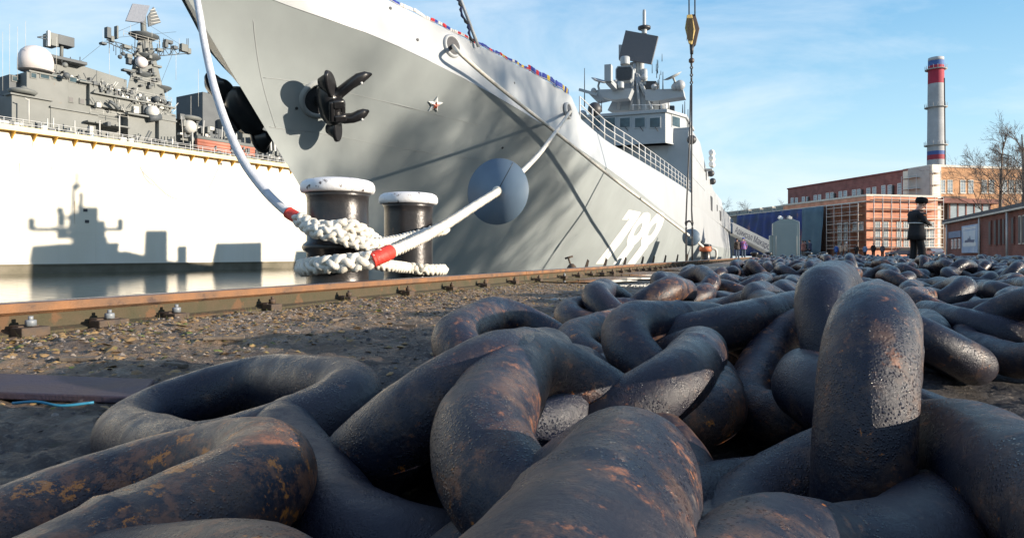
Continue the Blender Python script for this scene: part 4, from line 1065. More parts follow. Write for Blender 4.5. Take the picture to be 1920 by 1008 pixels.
for k in range(8):
    c = P(1296.5, 106+k*7, YH); MB().tube([c+Vector((0,0,.11)), c+Vector((.05 if k%2 else 0,.05 if not k%2 else 0,0)), c+Vector((0,0,-.11)), c+Vector((-.05 if k%2 else 0,-.05 if not k%2 else 0,0))], .035, 6, closed=True).build('chain_link', M_DARK, ct)
MB().lathe([(.05,-.12),(.12,-.06),(.12,.06),(.05,.12)], P(1296.5,114,YH), 10).build('hook', M_BRN, ct)
for pts in ([(1295,160),(1293,260),(1287,395),(1286,420)], [(1297,160),(1297,260),(1297,395),(1298,420)]):
    MB().tube([P(x, y, YH) for x, y in pts], .035, 6).build('sling', M_DARK, ct)
MB().tube([P(1286,417,YH), P(1292,414,YH), P(1298,417,YH)], .05, 6).build('spreader', M_DARK, ct)
for x in (1286.5,1298):
    MB().tube([P(x,410,YH), P(x-1.2,418,YH), P(x,426,YH), P(x+1.2,418,YH)], .04, 6, closed=True).build('shackle', M_DARK, ct)
    MB().tube([P(x-1,426,YH), P(x-1,490,YH)], .022, 5).build('chain_leg', M_DARK, ct); MB().tube([P(x+1,426,YH), P(x+.8,490,YH)], .022, 5).build('chain_leg', M_DARK, ct)
# ------------------------------------------------------------------ floating dock with its white wall, and the old destroyer behind it
WF = Frame((-61.2, 81.6), (.521, .854))
M_DOCK = mat('dock_white', (.70,.665,.575), (.64,.60,.50), .15, .6, bump=.05, bscale=1, spots=(.60,.54,.42), sscale=.5, scut=.66, stretch=(1,1,.25))
M_FOUL = mat('waterline_fouling', (.10,.09,.06), (.17,.15,.11), .4, .8, bump=.5, bscale=2)
M_DY = mat('dock_yellow', (.62,.38,.06), (.50,.28,.05), .5, .6, spots=(.25,.12,.04), sscale=1.5)
a0_, zt_ = WF.pb(0, 245, 0); a1_, zt2 = WF.pb(550, 317, 0)
ZT = (zt_+zt2)/2
fd = thing('floating_dock', 'long white floating dock wall with a yellow walkway along its top', 'floating dock', tuple(WF.W(0, 4, -2)), WF.rz)
MB(WF).box(-70, 110, 0, 7, -.9, ZT).build('side_wall', M_DOCK, fd)
MB(WF).box(-70, 110, -.12, 7, -4, -.9).build('waterline_belt', M_FOUL, fd)
MB(WF).box(-70, 110, -.25, -.003, -1.0, -.82).build('rubbing_strake', M_FOUL, fd)
MB(WF).box(-70, 110, -1.1, 3, ZT+.02, ZT+.42).build('walkway', M_DY, fd)
MB(WF).box(-70, 110, -1.2, -1.1, ZT+.0, ZT+.62).build('toe_board', mat('dock_cream', (.70,.62,.34), None, 1, .6), fd)
a = -20.0
while a < 75:
    MB(WF).prism([(a, -.004, ZT-.9), (a, -.004, ZT+.02), (a, -1.05, ZT+.02)], (.14, 0, 0)).build('bracket', M_DY, fd); a += 2.35
gr_ = None; a = -20.0; w_ = [[], []]
while a < 75:
    o = MB(WF).tube([(a, -1.0, ZT+.4), (a, -1.0, ZT+1.5)], .045, 5).build('rail_post', M_RAILW, gr_ or fd); gr_ = gr_ or o
    w_[0].append((a, -1.0, ZT+.95)); w_[1].append((a, -1.0, ZT+1.5)); a += 2.0
for q in w_: MB(WF).tube(q, .035, 4).build('rail_bar', M_RAILW, gr_)
for k in range(24):
    a_ = -12 + k*4.6; MB(WF).box(a_, a_+.035, -.018, -.001, -.8, ZT).build('plate_seam', M_DOCK, fd)
for z_ in (3.2, 7.4, 11.6): MB(WF).box(-70, 110, -.022, -.002, z_, z_+.04).build('plate_seam', M_DOCK, fd)
M_STREAK = mat('rust_streak', (.42,.28,.15), (.55,.45,.32), 1, .8)
for k in range(16):
    a_ = random.uniform(-5, 60); z_ = random.choice((ZT-.9, 11.5, 7.3)); L_ = random.uniform(.8, 3.2)
    MB(WF).prism([(a_, -.024, z_), (a_+.10, -.024, z_), (a_+.05, -.024, z_-L_)], (0, .02, 0)).build('rust_streak', M_STREAK, fd)
# cables sagging on the wall
for pts in ([(262,312),(270,325),(285,338),(305,358),(325,371),(350,374),(368,371)], [(275,318),(268,325),(280,342),(292,348)], [(368,371),(390,355),(410,315)]):
    MB(WF).tube([(c_[0], -.06, c_[1]) for c_ in (WF.pb(q[0], q[1], -.06) for q in spline([(x, y, 0) for x, y in pts], 5))], .035, 4).build('cable', M_GREY, fd)
for px, py in ((414,307),(163,415),(160,394)): c = WF.pb(px, py, 0); MB(WF).box(c[0]-.25, c[0]+.25, -.05, .01, c[1]-.2, c[1]+.2).build('port', M_DARK, fd)

M_DS = mat('destroyer_grey', (.155,.165,.16), (.12,.13,.125), .25, .65, bump=.1, bscale=1.2, spots=(.16,.13,.10), sscale=.7, scut=.66)
M_DS2 = mat('destroyer_dark_grey', (.08,.092,.10), (.06,.07,.078), .4, .65)
M_DSL = mat('destroyer_pale', (.50,.50,.47), (.42,.42,.40), .5, .6)
M_PINKP = mat('torpedo_tube_red', (.42,.15,.10), (.33,.13,.09), .8, .6)
M_DOME = mat('radome_white', (.62,.58,.57), (.57,.53,.52), .4, .6)
DZ = ZT + .4
ds = thing('destroyer', 'old grey destroyer with lattice mast and white radome behind the white dock wall', 'warship', tuple(WF.W(0, 14, ZT)), WF.rz)
def D(px, py, b): a, z = WF.pb(px, py, b); return (a, b, z)
def dbox(px0, px1, y0, y1, b, dep, name='deckhouse', m=None, par=None, bevel=.05, y0b=None):
    """block from its outline: left and right edge, top at the left and right edge, bottom at the left edge"""
    p = [D(px0, y1, b), D(px1, y1, b), D(px1, y0b if y0b is not None else y0, b), D(px0, y0, b)]
    p[1] = (p[1][0], b, p[0][2])
    if y0b is None: p[2] = (p[2][0], b, p[3][2])
    mb = MB(WF); mb.hexa(p, [(x, y+dep, z) for x, y, z in p]); return mb.build(name, m or M_DS, par or ds, bevel=bevel)
MB(WF).box(-70, 100, 7.5, 26, ZT-5, DZ-.3).build('hull', M_DS, ds)
# forward and bridge blocks
dbox(22, 95, 176, 252, 11, 14, m=M_DS); dbox(50, 128, 134, 200, 12, 12, 'bridge'); dbox(126, 178, 149, 270, 12.2, 12); dbox(18, 52, 139, 176, 14, 10, 'bridge_wing', M_DS2)
dbox(0, 34, 178, 250, 16, 6, 'deckhouse', M_DS2); dbox(-80, 2, 165, 250, 17, 6, 'gun_house', M_DS2)
dbox(95, 185, 200, 275, 10.9, 10); dbox(175, 330, 172, 275, 12.4, 10, y0b=215); dbox(168, 322, 156, 196, 11.5, 10, 'upper_works', M_DS, y0b=203)
dbox(98, 160, 110, 150, 14, 8, 'director_house'); dbox(150, 238, 122, 165, 14.5, 7, 'upper_works', M_DS, y0b=150)
dbox(240, 330, 215, 290, 10.8, 9, y0b=232); dbox(298, 330, 213, 290, 10.0, 6, 'locker_house', M_DS); dbox(330, 372, 222, 300, 13, 8, 'deckhouse', M_DS)
dbox(372, 420, 235, 300, 13, 8, 'deckhouse', M_DS2); dbox(455, 500, 240, 300, 13, 6, 'funnel_casing', M_DS); dbox(492, 545, 235, 310, 11, 8, 'deckhouse', M_DS2); dbox(380,440,172,240,17,8,'funnel',M_DS2)
dbox(420, 470, 222, 290, 15, 6, 'crane_house', M_DS)
# ledges and decks
for p0, p1, b, dp in (((55,134),(128,134),11.7,1), ((20,176),(100,180),10.6,2), ((95,201),(186,214),10.6,1), ((176,174),(330,207),10.8,1.5), ((165,228),(245,238),9.6,3), ((240,213),(332,226),9.8,2), ((150,153),(240,166),11.3,1)):
    A_, B_ = D(*p0, b), D(*p1, b); mb = MB(WF); mb.hexa([A_, (B_[0], b, A_[2]), (B_[0], b+dp, A_[2]), (A_[0], b+dp, A_[2])], [(A_[0], b, A_[2]+.22), (B_[0], b, A_[2]+.22), (B_[0], b+dp, A_[2]+.22), (A_[0], b+dp, A_[2]+.22)]); mb.build('ledge', M_DS, ds)
def dwin(px, py, w, h, b, m=None, name='window'):
    c = D(px, py, b); sx = w/F*(WF.W(*c).y)*1.15; sz = h/F*WF.W(*c).y
    f_ = MB(WF); f_.cbox(Vector(c), (sx+.25, .12, sz+.25)); o = f_.build(name, M_DS, ds, bevel=.02); g_ = MB(WF); g_.cbox(Vector(c)+Vector((0,-.05,0)), (sx, .08, sz)); g_.build('pane', m or M_DARK, o)
for px, py in ((84,143),(107,145)): dwin(px, py, 12, 8, 11.96, M_GLASS)
for px, py in ((137,150),(155,154)): dwin(px, py, 10, 8, 12.16, M_GLASS)
for px, py in ((28,148),(39,146),(51,144),(63,142)): dwin(px, py, 7, 8, 11.95 if px > 52 else 13.9, M_GLASS)
for px, py in ((101,183),(133,187),(154,190),(175,194),(187,198),(240,205)): dwin(px, py, 6, 8, 12.1 if px < 176 else 12.3)
dwin(225,177,14,6,11.4); dwin(180,192,5,7,12.3)
for px, py in ((243,184),(258,189),(275,190)):
    c = Vector(D(px, py, 11.42)); r0 = 7/F*WF.W(*c).y; pts = []
    for k in range(10): r_ = r0*(1 if k%2==0 else .42); t = math.pi/2 + k*math.pi/5; pts.append(c + Vector((math.cos(t)*r_*1.1, 0, math.sin(t)*r_)))
    MB(WF).prism(pts, (0,-.06,0)).build('star', M_WHITE, ds)
def W3(px, py, b): return WF.W(*D(px, py, b))
def rad(px, P_): return px/F*P_.y
def dtube(pts, b, rpx, name, m=None, n=6, par=None):
    q = [W3(x, y, b) for x, y in pts]; return MB().tube(q, rad(rpx, q[0]), n).build(name, m or M_DS, par or ds)
# white radome
c = W3(67,118,13); r_ = rad(28.5, c)
MB().lathe([(r_,-r_*.55),(r_,r_*.15),(r_*.96,r_*.42),(r_*.83,r_*.72),(r_*.6,r_*.95),(r_*.3,r_*1.07),(.01,r_*1.1)], c, 32).build('radome', M_DOME, ds)
# director aerial on its pedestal
dtube([(115,110),(116,82)], 14, 3, 'pedestal'); 
o = dbox(93, 110, 60, 84, 13, 2, 'director', M_DS); dbox(110, 140, 64, 82, 13.2, 2, 'director', M_DS2); dtube([(70,70),(93,66)], 13, 1, 'aerial', M_DS2); dtube([(70,70),(93,75)], 13, 1, 'aerial', M_DS2); dbox(90,95,57,86,12.6,.6,'director_frame',M_DSL)
dbox(94, 164, 101, 107, 12, 5, 'platform', M_DS2); 
for x in (104,116,132,150): dtube([(x,107),(x,118)], 12.2, .8, 'strut', M_DS2)
# main mast: tapered tower, platforms, lattice arms, big square radars
mt = MB()
A_ = [W3(230,205,14), W3(318,215,14), W3(318,215,19), W3(230,205,19)]; B_ = [W3(259,75,14.8), W3(284,77,14.8), W3(284,77,17), W3(259,75,17)]
mt.hexa(A_, B_); tow = mt.build('mast_tower', M_DS, ds, bevel=.05)
for (x, y, rx) in ((270,68,26),(262,140,22),(300,165,20),(275,107,24)):
    c = W3(x, y, 15.5); r_ = rad(rx, c); MB().lathe([(r_*.5,-.7),(r_,0),(r_,.14),(r_*.4,.2)], c, 20).build('platform', M_DS2, tow)
dtube([(270,75),(268,30)], 15.5, 5, 'mast_head'); dtube([(272,78),(270,60)], 15.5, 9, 'mast_head')
def quad(pts, b, th, name, m):
    q = [Vector(D(x, y, b)) for x, y in pts]; mb = MB(WF); mb.hexa(q, [p + Vector((.1,th,0)) for p in q]); return mb.build(name, m, ds)
quad([(249,7),(281,11),(269,43),(236,39)], 15, .4, 'radar_panel', mat('radar_panel_blue', (.13,.15,.19), (.10,.12,.16), 3, .6, bump=.6, bscale=9))
quad([(288,13),(302,42),(279,50),(277,30)], 16, .4, 'radar_panel', M_DS2)
for k in range(5): dtube([(281+k*.3,20+k*6),(291+k*2.4,17+k*6)], 15.9, .8, 'radar_slat', M_DSL)
def lattice(p0, p1, h0, h1, n, b):
    (x0,y0),(x1,y1) = p0, p1; par = None
    for dy in (0, 1):
        for bb in (b, b+1.6):
            o = dtube([(x0, y0+dy*h0), (x1, y1+dy*h1)], bb, .9, 'chord', M_DS2, 5, par); par = par or o
    for k in range(n):
        t0, t1 = k/n, (k+1)/n; lx = lambda t: x0+(x1-x0)*t; ly = lambda t, q: y0+(y1-y0)*t + q*(h0+(h1-h0)*t)
        for bb in (b, b+1.6): dtube([(lx(t0), ly(t0, k%2)), (lx(t1), ly(t1, 1-k%2))], bb, .7, 'brace', M_DS2, 4, par)
        mb = MB(); mb.tube([W3(lx(t0), ly(t0,0), b), W3(lx(t0), ly(t0,0), b+1.6)], .07, 4); mb.build('brace', M_DS2, par)
    return par
lattice((262,92),(200,74), 14, 5, 8, 14.5); lattice((276,92),(358,92), 15, 8, 10, 14.5)
for (x, y, w, h) in ((205,60,8,20),(212,72,6,10),(196,80,10,4),(318,76,14,6),(313,83,6,10),(347,88,12,14),(356,95,6,10),(330,88,8,6),(221,60,3,24),(301,92,10,5),(244,104,10,8),(246,114,10,10),(240,86,14,6),(292,103,10,8),(296,122,16,4),(243,130,22,4)):
    dbox(x-w/2, x+w/2, y-h/2, y+h/2, 14.2, .9, 'aerial_box', random.choice((M_DS2, M_DS)))
c = W3(267,119,13.6); r_ = rad(10.5, c); 
MB().lathe([(r_,0),(r_,.5),(r_*.8,1.0),(r_*.3,1.3),(.01,1.35)], c, 20, Vector((.1,-1,.1))).build('dome_aerial', M_DOME, ds)
for (x, y, rr, m_) in ((231,101,4,M_DS2),(225,107,4,M_DS2),(290,140,4,M_DS),(355,238,13,M_DSL),(286,210,12,M_DSL),(360,262,7,M_DS),(125,142,6,M_DS2),(122,122,5,M_DS),(45,168,7,M_DS),(294,186,6,M_DS2)):
    c = W3(x, y, 10.5); MB().ball(c, rad(rr, c), 14, 9).build('dome', m_, ds)
for (x, y, rx) in ((42,172,24),(355,222,22)): c = W3(x, y, 11.5); r_ = rad(rx, c); MB().lathe([(r_*.8,-.4),(r_,0),(r_*.9,.2),(r_*.3,.5)], c, 22).build('sponson', M_DS, ds)
dtube([(222,205),(214,196),(205,190)], 10.5, 3, 'gun_barrel', M_DS2); dtube([(300,219),(278,222)], 10.2, 7, 'torpedo_mount', M_DS2, 10)
for y, m_ in ((263,M_PINKP),(269,M_PINKP),(276,M_PINKP),(257,M_DS),(291,M_PINKP),(296,M_PINKP)):
    p0, p1 = (368, y), (476, y+22)
    q = [Vector(D(*p0, 9.6)), Vector(D(*p1, 9.6))]; q[1].z = q[0].z; MB(WF).tube(q, .36 if y < 280 else .28, 12).build('torpedo_tube', m_, ds)
for x in (478,489,507,514,484): dtube([(x,252),(x+2,298)], 10.5, random.uniform(1.5,3.5), 'vent_pipe', random.choice((M_DS,M_DSL)))
for x, y in ((470,268),(482,262),(490,275),(475,283),(498,290)): dbox(x, x+9, y, y+9, 10.2, 1, 'locker', random.choice((M_DS,M_DSL,M_DS2)))
# smaller gear in front of the deckhouses
for i, (x, y, w, h, m_) in enumerate(((8,232,20,16,M_DSL),(32,233,10,9,M_DSL),(84,240,9,12,M_DSL),(98,243,12,9,M_DS2),(172,245,7,18,M_DSL),(173,253,6,6,mat('blue_drum',(.10,.25,.45),None,2,.5)),(232,263,12,13,M_DSL),(247,266,9,14,M_DSL),(130,250,16,9,M_DS2),(186,196,9,9,M_DSL),(256,205,10,13,M_DSL),(276,205,14,16,M_DS2),(178,225,8,10,M_DS2),(205,232,6,8,M_DS2),(342,280,10,8,M_DS2),(420,290,8,8,M_DS2))):
    dbox(x-w/2, x+w/2, y-h/2, y+h/2, 8.6 if y > 228 else 11, .8, 'deck_locker', m_)
for (x, y0, y1) in ((54,186,233),(224,217,260),(361,247,283),(100,221,246),(140,226,250),(89,222,245),(187,226,262),(443,250,296)):
    dtube([(x,y1),(x,y0)], 8.8, 1.2, 'davit', M_DSL)
dtube([(54,188),(46,184)], 8.8, 1, 'davit', M_DSL)
for (x0, y0, x1, y1) in ((268,268,280,245),(272,270,284,247)): dtube([(x0,y0),(x1,y1)], 8.7, 1.2, 'ladder', M_DS2)
for k in range(5): dtube([(303+k*6,256),(303+k*6,285)], 9.9, .5, 'panel_joint', M_DS2)
def drail(p0, p1, b, hpx, name='deck_rail'):
    A_, B_ = Vector(D(*p0, b)), Vector(D(*p1, b)); B_.z = A_.z; hh = hpx/F*WF.W(*A_).y; n = max(3, int((B_-A_).length/2.2)); par = None
    for k in range(n+1):
        p = A_.lerp(B_, k/n); o = MB(WF).tube([p, p+Vector((0,0,hh))], .04, 4).build(name if par is None else 'rail_post', M_DSL, par or ds); par = par or o
    for f in (.5, 1): MB(WF).tube([A_+Vector((0,0,hh*f)), B_+Vector((0,0,hh*f))], .03, 4).build('rail_bar', M_DSL, par)
drail((0,236),(60,243),8.4,14); drail((150,256),(540,308),8.5,13); drail((0,194),(28,196),15,14); drail((178,163),(322,200),11.2,9); drail((232,68),(300,70),14.0,10); drail((170,212),(240,225),10.4,9); drail((246,150),(300,165),13.2,9)
def dwhip(x, y0, y1, b=12): dtube([(x,y1),(x,y0)], b, .35, 'whip_aerial', M_DSL, 4)
for x, y0, y1 in ((5,60,170),(18,45,165),(33,50,150),(48,40,100),(106,70,130),(205,90,150),(245,45,66),(285,58,70),(336,72,90),(193,55,80),(358,180,230),(372,130,200),(330,95,150),(313,170,200)): dwhip(x, y0, y1)
# rust-streaked clutter along the upper works, left of the mast
for k in range(80):
    x = random.uniform(100, 320); y = 124 + (x-100)*.30 + random.uniform(0, 16); w = random.uniform(3, 10); h = random.uniform(3, 10)
    dbox(x, x+w, y, y+h, 11.1 if x > 170 else 13, .8, 'fitting', random.choice((M_DS, M_DS2, M_DSL, M_DS2)))
for k in range(95):
    x = random.uniform(5, 540); y = 238 + x*.115 + random.uniform(-16, 4); w = random.uniform(2, 7); h = random.uniform(4, 11)
    dbox(x, x+w, y, y+h, 9, .8, 'fitting', random.choice((M_DS, M_DS2, M_DSL, M_DS2)))

for k in range(60):
    x = random.uniform(150, 330); y = 142 + random.random()*45 + (x-150)*.30; w = random.uniform(-9, 9); dtube([(x, y), (x+w, y-random.uniform(4, 12))], 11.0 if x > 175 else 13, .7, 'strut', random.choice((M_DS2, M_DS, M_DSL)))
for k in range(36):
    y = random.uniform(76, 200); x = 270 + random.uniform(-1, 1)*(12 + (y-76)*.24); w = random.uniform(2, 7); h = random.uniform(2, 8); dbox(x, x+w, y, y+h, 13.6, .8, 'mast_fitting', random.choice((M_DS2, M_DS2, M_DS)))
for k in range(22):
    x = random.uniform(198, 360); dtube([(x, 96+random.random()*8), (x, 70+random.random()*16)], 14.3, .6, 'aerial_rod', M_DS2)
for x0, y0, x1, y1 in ((205,72,330,60),(205,72,120,140),(330,84,300,160),(268,40,215,62),(268,40,340,85)): dtube([(x0,y0),(x1,y1)], 14.6, .35, 'stay_wire', M_DS2, 3)

for k in range(70):
    x = random.uniform(335, 545); y = 205 + (x-335)*.42 + random.uniform(0, 42); w = random.uniform(3, 10); h = random.uniform(4, 14); dbox(x, x+w, y, y+h, random.uniform(9.5, 12), .9, 'fitting', random.choice((M_DS, M_DS2, M_DSL, M_DS2)))
for k in range(20):
    x = random.uniform(340, 540); y = 235 + (x-335)*.35; dtube([(x, y+30), (x+random.uniform(-4,4), y-random.uniform(0, 26))], 10, random.uniform(.4, 1.2), 'mast_post', random.choice((M_DS2, M_DSL)))
# ------------------------------------------------------------------ the yard on the right: buildings, chimney, trees
M_BRR = brick_mat('pink_red_brick', (.27,.075,.065), (.23,.065,.06), (.25,.12,.10), 1.0)
M_BRO = brick_mat('ochre_brick', (.52,.27,.12), (.45,.22,.10), (.42,.28,.18), 1.0)
M_BRP = brick_mat('salmon_render', (.64,.27,.165), (.60,.25,.16), (.60,.30,.2), .5)
M_BRD = brick_mat('dark_red_brick', (.20,.070,.050), (.16,.055,.045), (.20,.12,.10), 1.0)
M_TRIM = mat('pale_trim', (.62,.58,.50), (.5,.47,.42), 1, .7)
M_ROOF = mat('roof_felt', (.09,.09,.10), (.06,.06,.065), 1, .8)
M_CON = mat('grey_render', (.42,.42,.40), (.33,.33,.32), .5, .8, bump=.2, bscale=3)
M_STEEL = mat('scaffold_steel', (.62,.60,.56), (.50,.48,.45), 2, .5)
M_PLANK = mat('scaffold_plank', (.36,.20,.10), (.28,.16,.09), 2, .8)
def fr2(c, d): return Frame(c, d)
class Facade:
    """vertical wall from corner c along unit d; px -> distance along it"""
    def __init__(s, c, d): s.f = Frame(c, d)
    def at(s, px, py=477): return s.f.pb(px, py, 0)
def window(fc, par, px0, px1, py0, py1, out, bars=1, m=None, fm=None, rec=.0):
    a0, zt = fc.at(px0, py0); a1, _ = fc.at(px1, py0); _, zb = fc.at(px0, py1)
    if a1 < a0: a0, a1 = a1, a0
    s = out
    y0, y1 = (s*.10, -s*.10)
    f_ = MB(fc.f); t = max(.07, (a1-a0)*.07)
    for b in ((a0,a0+t,zb,zt),(a1-t,a1,zb,zt),(a0+t,a1-t,zt-t,zt),(a0+t,a1-t,zb,zb+t)): f_.box(b[0], b[1], min(y0,y1), max(y0,y1), b[2], b[3])
    for k in range(bars): x = a0 + (a1-a0)*(k+1)/(bars+1); f_.box(x-t*.35, x+t*.35, min(0,y0*.8), max(0,y0*.8), zb+t, zt-t)
    for k in range(3): z = zb + (zt-zb)*(k+1)/4; f_.box(a0+t, a1-t, min(0,y0*.7), max(0,y0*.7), z-t*.3, z+t*.3)
    o = f_.build('window', fm or M_WHITE, par)
    g_ = MB(fc.f); yy = sorted((s*.02, s*.045)); g_.box(a0+t*.9, a1-t*.9, yy[0], yy[1], zb+t*.9, zt-t*.9); g_.build('pane', m or M_GLASS, o)
    sl = MB(fc.f); sl.box(a0-.1, a1+.1, min(0,s*.25), max(0,s*.25), zb-.14, zb); sl.build('sill', M_TRIM, o)
    return o
M_LGLASS = mat('sky_glass', (.30,.36,.40), (.22,.27,.30), .5, .12)
# big red hall with the ochre front
C1 = (92.0, 150.0); uL = (-.2, 1.0); uR = (1.0, .2)
fL = Facade(C1, uL); fR = Facade(C1, uR)
hall = thing('factory_hall', 'large two-tone factory hall with long red brick side wall and ochre brick front', 'factory', (C1[0], C1[1], 0), fR.f.rz)
HT = 19.6
def wallbox(fr_, a0, a1, b0, b1, z0, z1, name, m, par, bevel=0): return MB(fr_).box(a0, a1, b0, b1, z0, z1).build(name, m, par, bevel=bevel)
aR = fL.at(1704)[0]
wallbox(fL.f, aR, 53, -40, 0, 0, HT, 'side_wall', M_BRR, hall)       # a along uL, inside is to the right of it: negative b
wallbox(fL.f, .02, aR-.01, -8, .25, 0, HT+.3, 'stair_tower', M_CON, hall)
wallbox(fR.f, 2.2, 60, .0, 50, 0, HT, 'front_wall', M_BRO, hall)
wallbox(fR.f, -.05, 2.2, -.5, 8, 0, HT+.5, 'white_pier', mat('pier_white', (.74,.70,.60), (.66,.62,.52), .6, .7), hall)
wallbox(fR.f, 2.25, 60.1, -.25, 50, HT+.01, HT+.5, 'cornice', M_TRIM, hall)
wallbox(fL.f, aR+.02, 53.2, -40, .2, HT+.01, HT+.35, 'cornice', M_BRR, hall)
for x0, y0, y1 in ((1483,371,384),(1491,371,384),(1504,369,382),(1512,369,382),(1526,366,380),(1534,365,379),(1549,362,378),(1557,361,377),(1573,359,375),(1582,358,374),(1598,356,372),(1607,355,371),(1625,353,368),(1636,351,368),(1653,348,365),(1665,347,364),(1683,344,364),(1695,342,364)):
    w = 5 + (x0-1480)*.014; window(fL, hall, x0, x0+w, y0, y1, 1, 0, M_LGLASS)
for x in (1518,1567,1619,1677): a, zz = fL.at(x, 352); wallbox(fL.f, a, a+.5, .02, .35, zz-6, HT-3, 'drainpipe', M_DARK, hall)
for x0 in (1762,1776,1800,1815,1840,1854,1878,1891,1904,1914):
    window(fR, hall, x0, x0+10, 337, 362, -1, 1, M_LGLASS, M_TRIM)
wallbox(fR.f, 3.2, 9.0, -.35, -.02, 0, 13.2, 'dark_bay', mat('bay_rust', (.10,.055,.04), (.14,.08,.05), .6, .8), hall)
a0, z0 = fR.at(1774, 382); a1, _ = fR.at(1850, 382)
wallbox(fR.f, a0, a1, -.9, -.05, 6.5, z0, 'glazed_wall', M_LGLASS, hall); 
for k in range(6): wallbox(fR.f, a0+(a1-a0)*k/5-.15, a0+(a1-a0)*k/5+.15, -1.0, -.9, 6.5, z0, 'mullion', M_BRD, hall)
wallbox(fR.f, a0-3, a1+2, -2.5, -.0, z0+.01, z0+1.0, 'canopy', M_BRD, hall)
# bay scaffold tower at the corner
def scaffold(fc, label, px0, px1, pyt, pyb, nx, nz, out, planks=True, depth=1.1):
    a0, zt = fc.at(px0, pyt); a1, _ = fc.at(px1, pyt); zb = 0
    if a1 < a0: a0, a1 = a1, a0
    base = fc.f.W((a0+a1)/2, 0, 0)
    t = thing('scaffold', label, 'scaffold', tuple(base), fc.f.rz, 'scaffolding on the buildings across the yard')
    for k in range(nx+1):
        x = a0 + (a1-a0)*k/nx
        for y in (out*(.3+depth),): MB(fc.f).tube([(x,y,0),(x,y,zt+.6)], .055, 5).build('standard', M_STEEL, t)
    for j in range(1, nz+1):
        z = zt*j/nz
        for y in (out*(.3+depth),): 
            MB(fc.f).tube([(a0,y,z),(a1,y,z)], .05, 5).build('ledger', M_STEEL, t)
        MB(fc.f).tube([(a0,out*(.3+depth),z+.55),(a1,out*(.3+depth),z+.55)], .03, 5).build('guard_bar', M_STEEL, t)
        if planks: y = sorted((out*.35, out*(.25+depth))); MB(fc.f).box(a0, a1, y[0], y[1], z-.12, z-.05).build('plank', M_PLANK, t)
    return t
scaffold(fR, 'narrow scaffold tower against the white pier of the ochre front', 1740, 1754, 325, 478, 1, 7, -1)
scaffold(fL, 'scaffold on the grey stair tower of the red hall', 1700, 1728, 336, 478, 2, 7, 1)
# chimney
CH = Vector((795/F*225, 225, 0)); ch = thing('chimney', 'tall grey factory chimney with red and blue bands', 'chimney', tuple(CH))
def zc_(py): return CAMZ + (HY-py)/F*225
zs = [(0, zc_(300), (.36,.37,.38)), (zc_(300), zc_(291), (.30,.03,.05)), (zc_(291), zc_(284), (.05,.10,.28)), (zc_(284), zc_(158), (.36,.37,.38)), (zc_(158), zc_(124), (.36,.02,.05)), (zc_(124), zc_(115), (.05,.12,.32)), (zc_(115), zc_(109), (.45,.46,.47))]
rr_ = lambda z: 2.9 - z*.0095 
for i, (z0, z1, c) in enumerate(zs):
    MB().lathe([(rr_(z0), z0), (rr_(z1), z1)], CH, 32, caps=(i == 6)).build('shaft_section', mat('chimney_%d' % i if 0 else 'chimney_band_%s' % ''.join('%02d' % int(x*100) for x in c), c, tuple(x*.8 for x in c), .3, .75), ch)
for py in (131, 202, 273):
    z = zc_(py); g = MB().lathe([(rr_(z), -.1), (rr_(z)+.9, -.1), (rr_(z)+.9, .1), (rr_(z), .1)], CH+Vector((0,0,z)), 24).build('gallery', M_CON, ch)
    for k in range(16):
        t = 2*math.pi*k/16; p = CH + Vector((math.cos(t)*(rr_(z)+.85), math.sin(t)*(rr_(z)+.85), z)); MB().tube([p, p+Vector((0,0,1.3))], .07, 4).build('gallery_post', M_CON, g)
MB().tube([CH+Vector((1.8,-2.4,4)), CH+Vector((1.5,-1.9,58))], .12, 4).build('ladder', M_DARK, ch)
MB().tube([CH+Vector((2.0,-2.3,4)), CH+Vector((1.7,-1.8,58))], .12, 4).build('lightning_rod', M_DARK, ch)
# salmon building with scaffolding, long low wing with blue netting
C2 = (62.3, 120.0); gL = Facade(C2, uL); gR = Facade(C2, uR); PH = 10.6
sb = thing('workshop', 'salmon pink workshop wrapped in scaffolding, with a long low wing', 'workshop', (C2[0], C2[1], 0), gR.f.rz)
a_pink = gL.at(1561)[0]
wallbox(gR.f, 0, 14.6, 0, 25, 0, PH, 'front_wall', M_BRP, sb); wallbox(gL.f, .02, a_pink, -14, -.0, 0, PH-1.0, 'side_wall', M_BRP, sb)
wallbox(gL.f, a_pink+.02, 75, -14, .0, 0, PH-1.1, 'wing_wall', mat('wing_grey', (.20,.19,.17), (.14,.13,.12), .5, .8), sb)
wallbox(gR.f, -.2, 14.9, -.2, 25, PH+.01, PH+.35, 'parapet', M_TRIM, sb); wallbox(gL.f, 0, 75, -14, .25, PH-.98, PH-.8, 'roof_edge', M_TRIM, sb)
for k in range(15):
    a0 = 2 + k*4.9; wallbox(gL.f, a0, a0+3.6, -9, -1.5, PH-.8, PH+.2, 'skylight', M_CON, sb); wallbox(gL.f, a0-.2, a0+3.8, -9.2, -1.3, PH+.21, PH+.4, 'skylight_cap', M_TRIM, sb)
    wallbox(gL.f, a0+.3, a0+3.3, -1.49, -1.40, PH-.65, PH, 'skylight_pane', M_GLASS, sb)
for x0 in (1641,1656,1681,1694,1732,1742): window(gR, sb, x0, x0+9, 415, 464, -1, 1, M_LGLASS)
for x0, y0, y1 in ((1571,418,462),(1583,417,462),(1600,416,431),(1612,416,431)): window(gL, sb, x0, x0+7, y0, y1, 1, 1, M_LGLASS)
scaffold(gR, 'wide pale scaffold across the sunlit front of the salmon workshop', 1628, 1757, 374, 478, 8, 6, -1)
scaffold(gL, 'scaffold along the shaded side of the salmon workshop', 1562, 1622, 392, 478, 4, 6, 1)
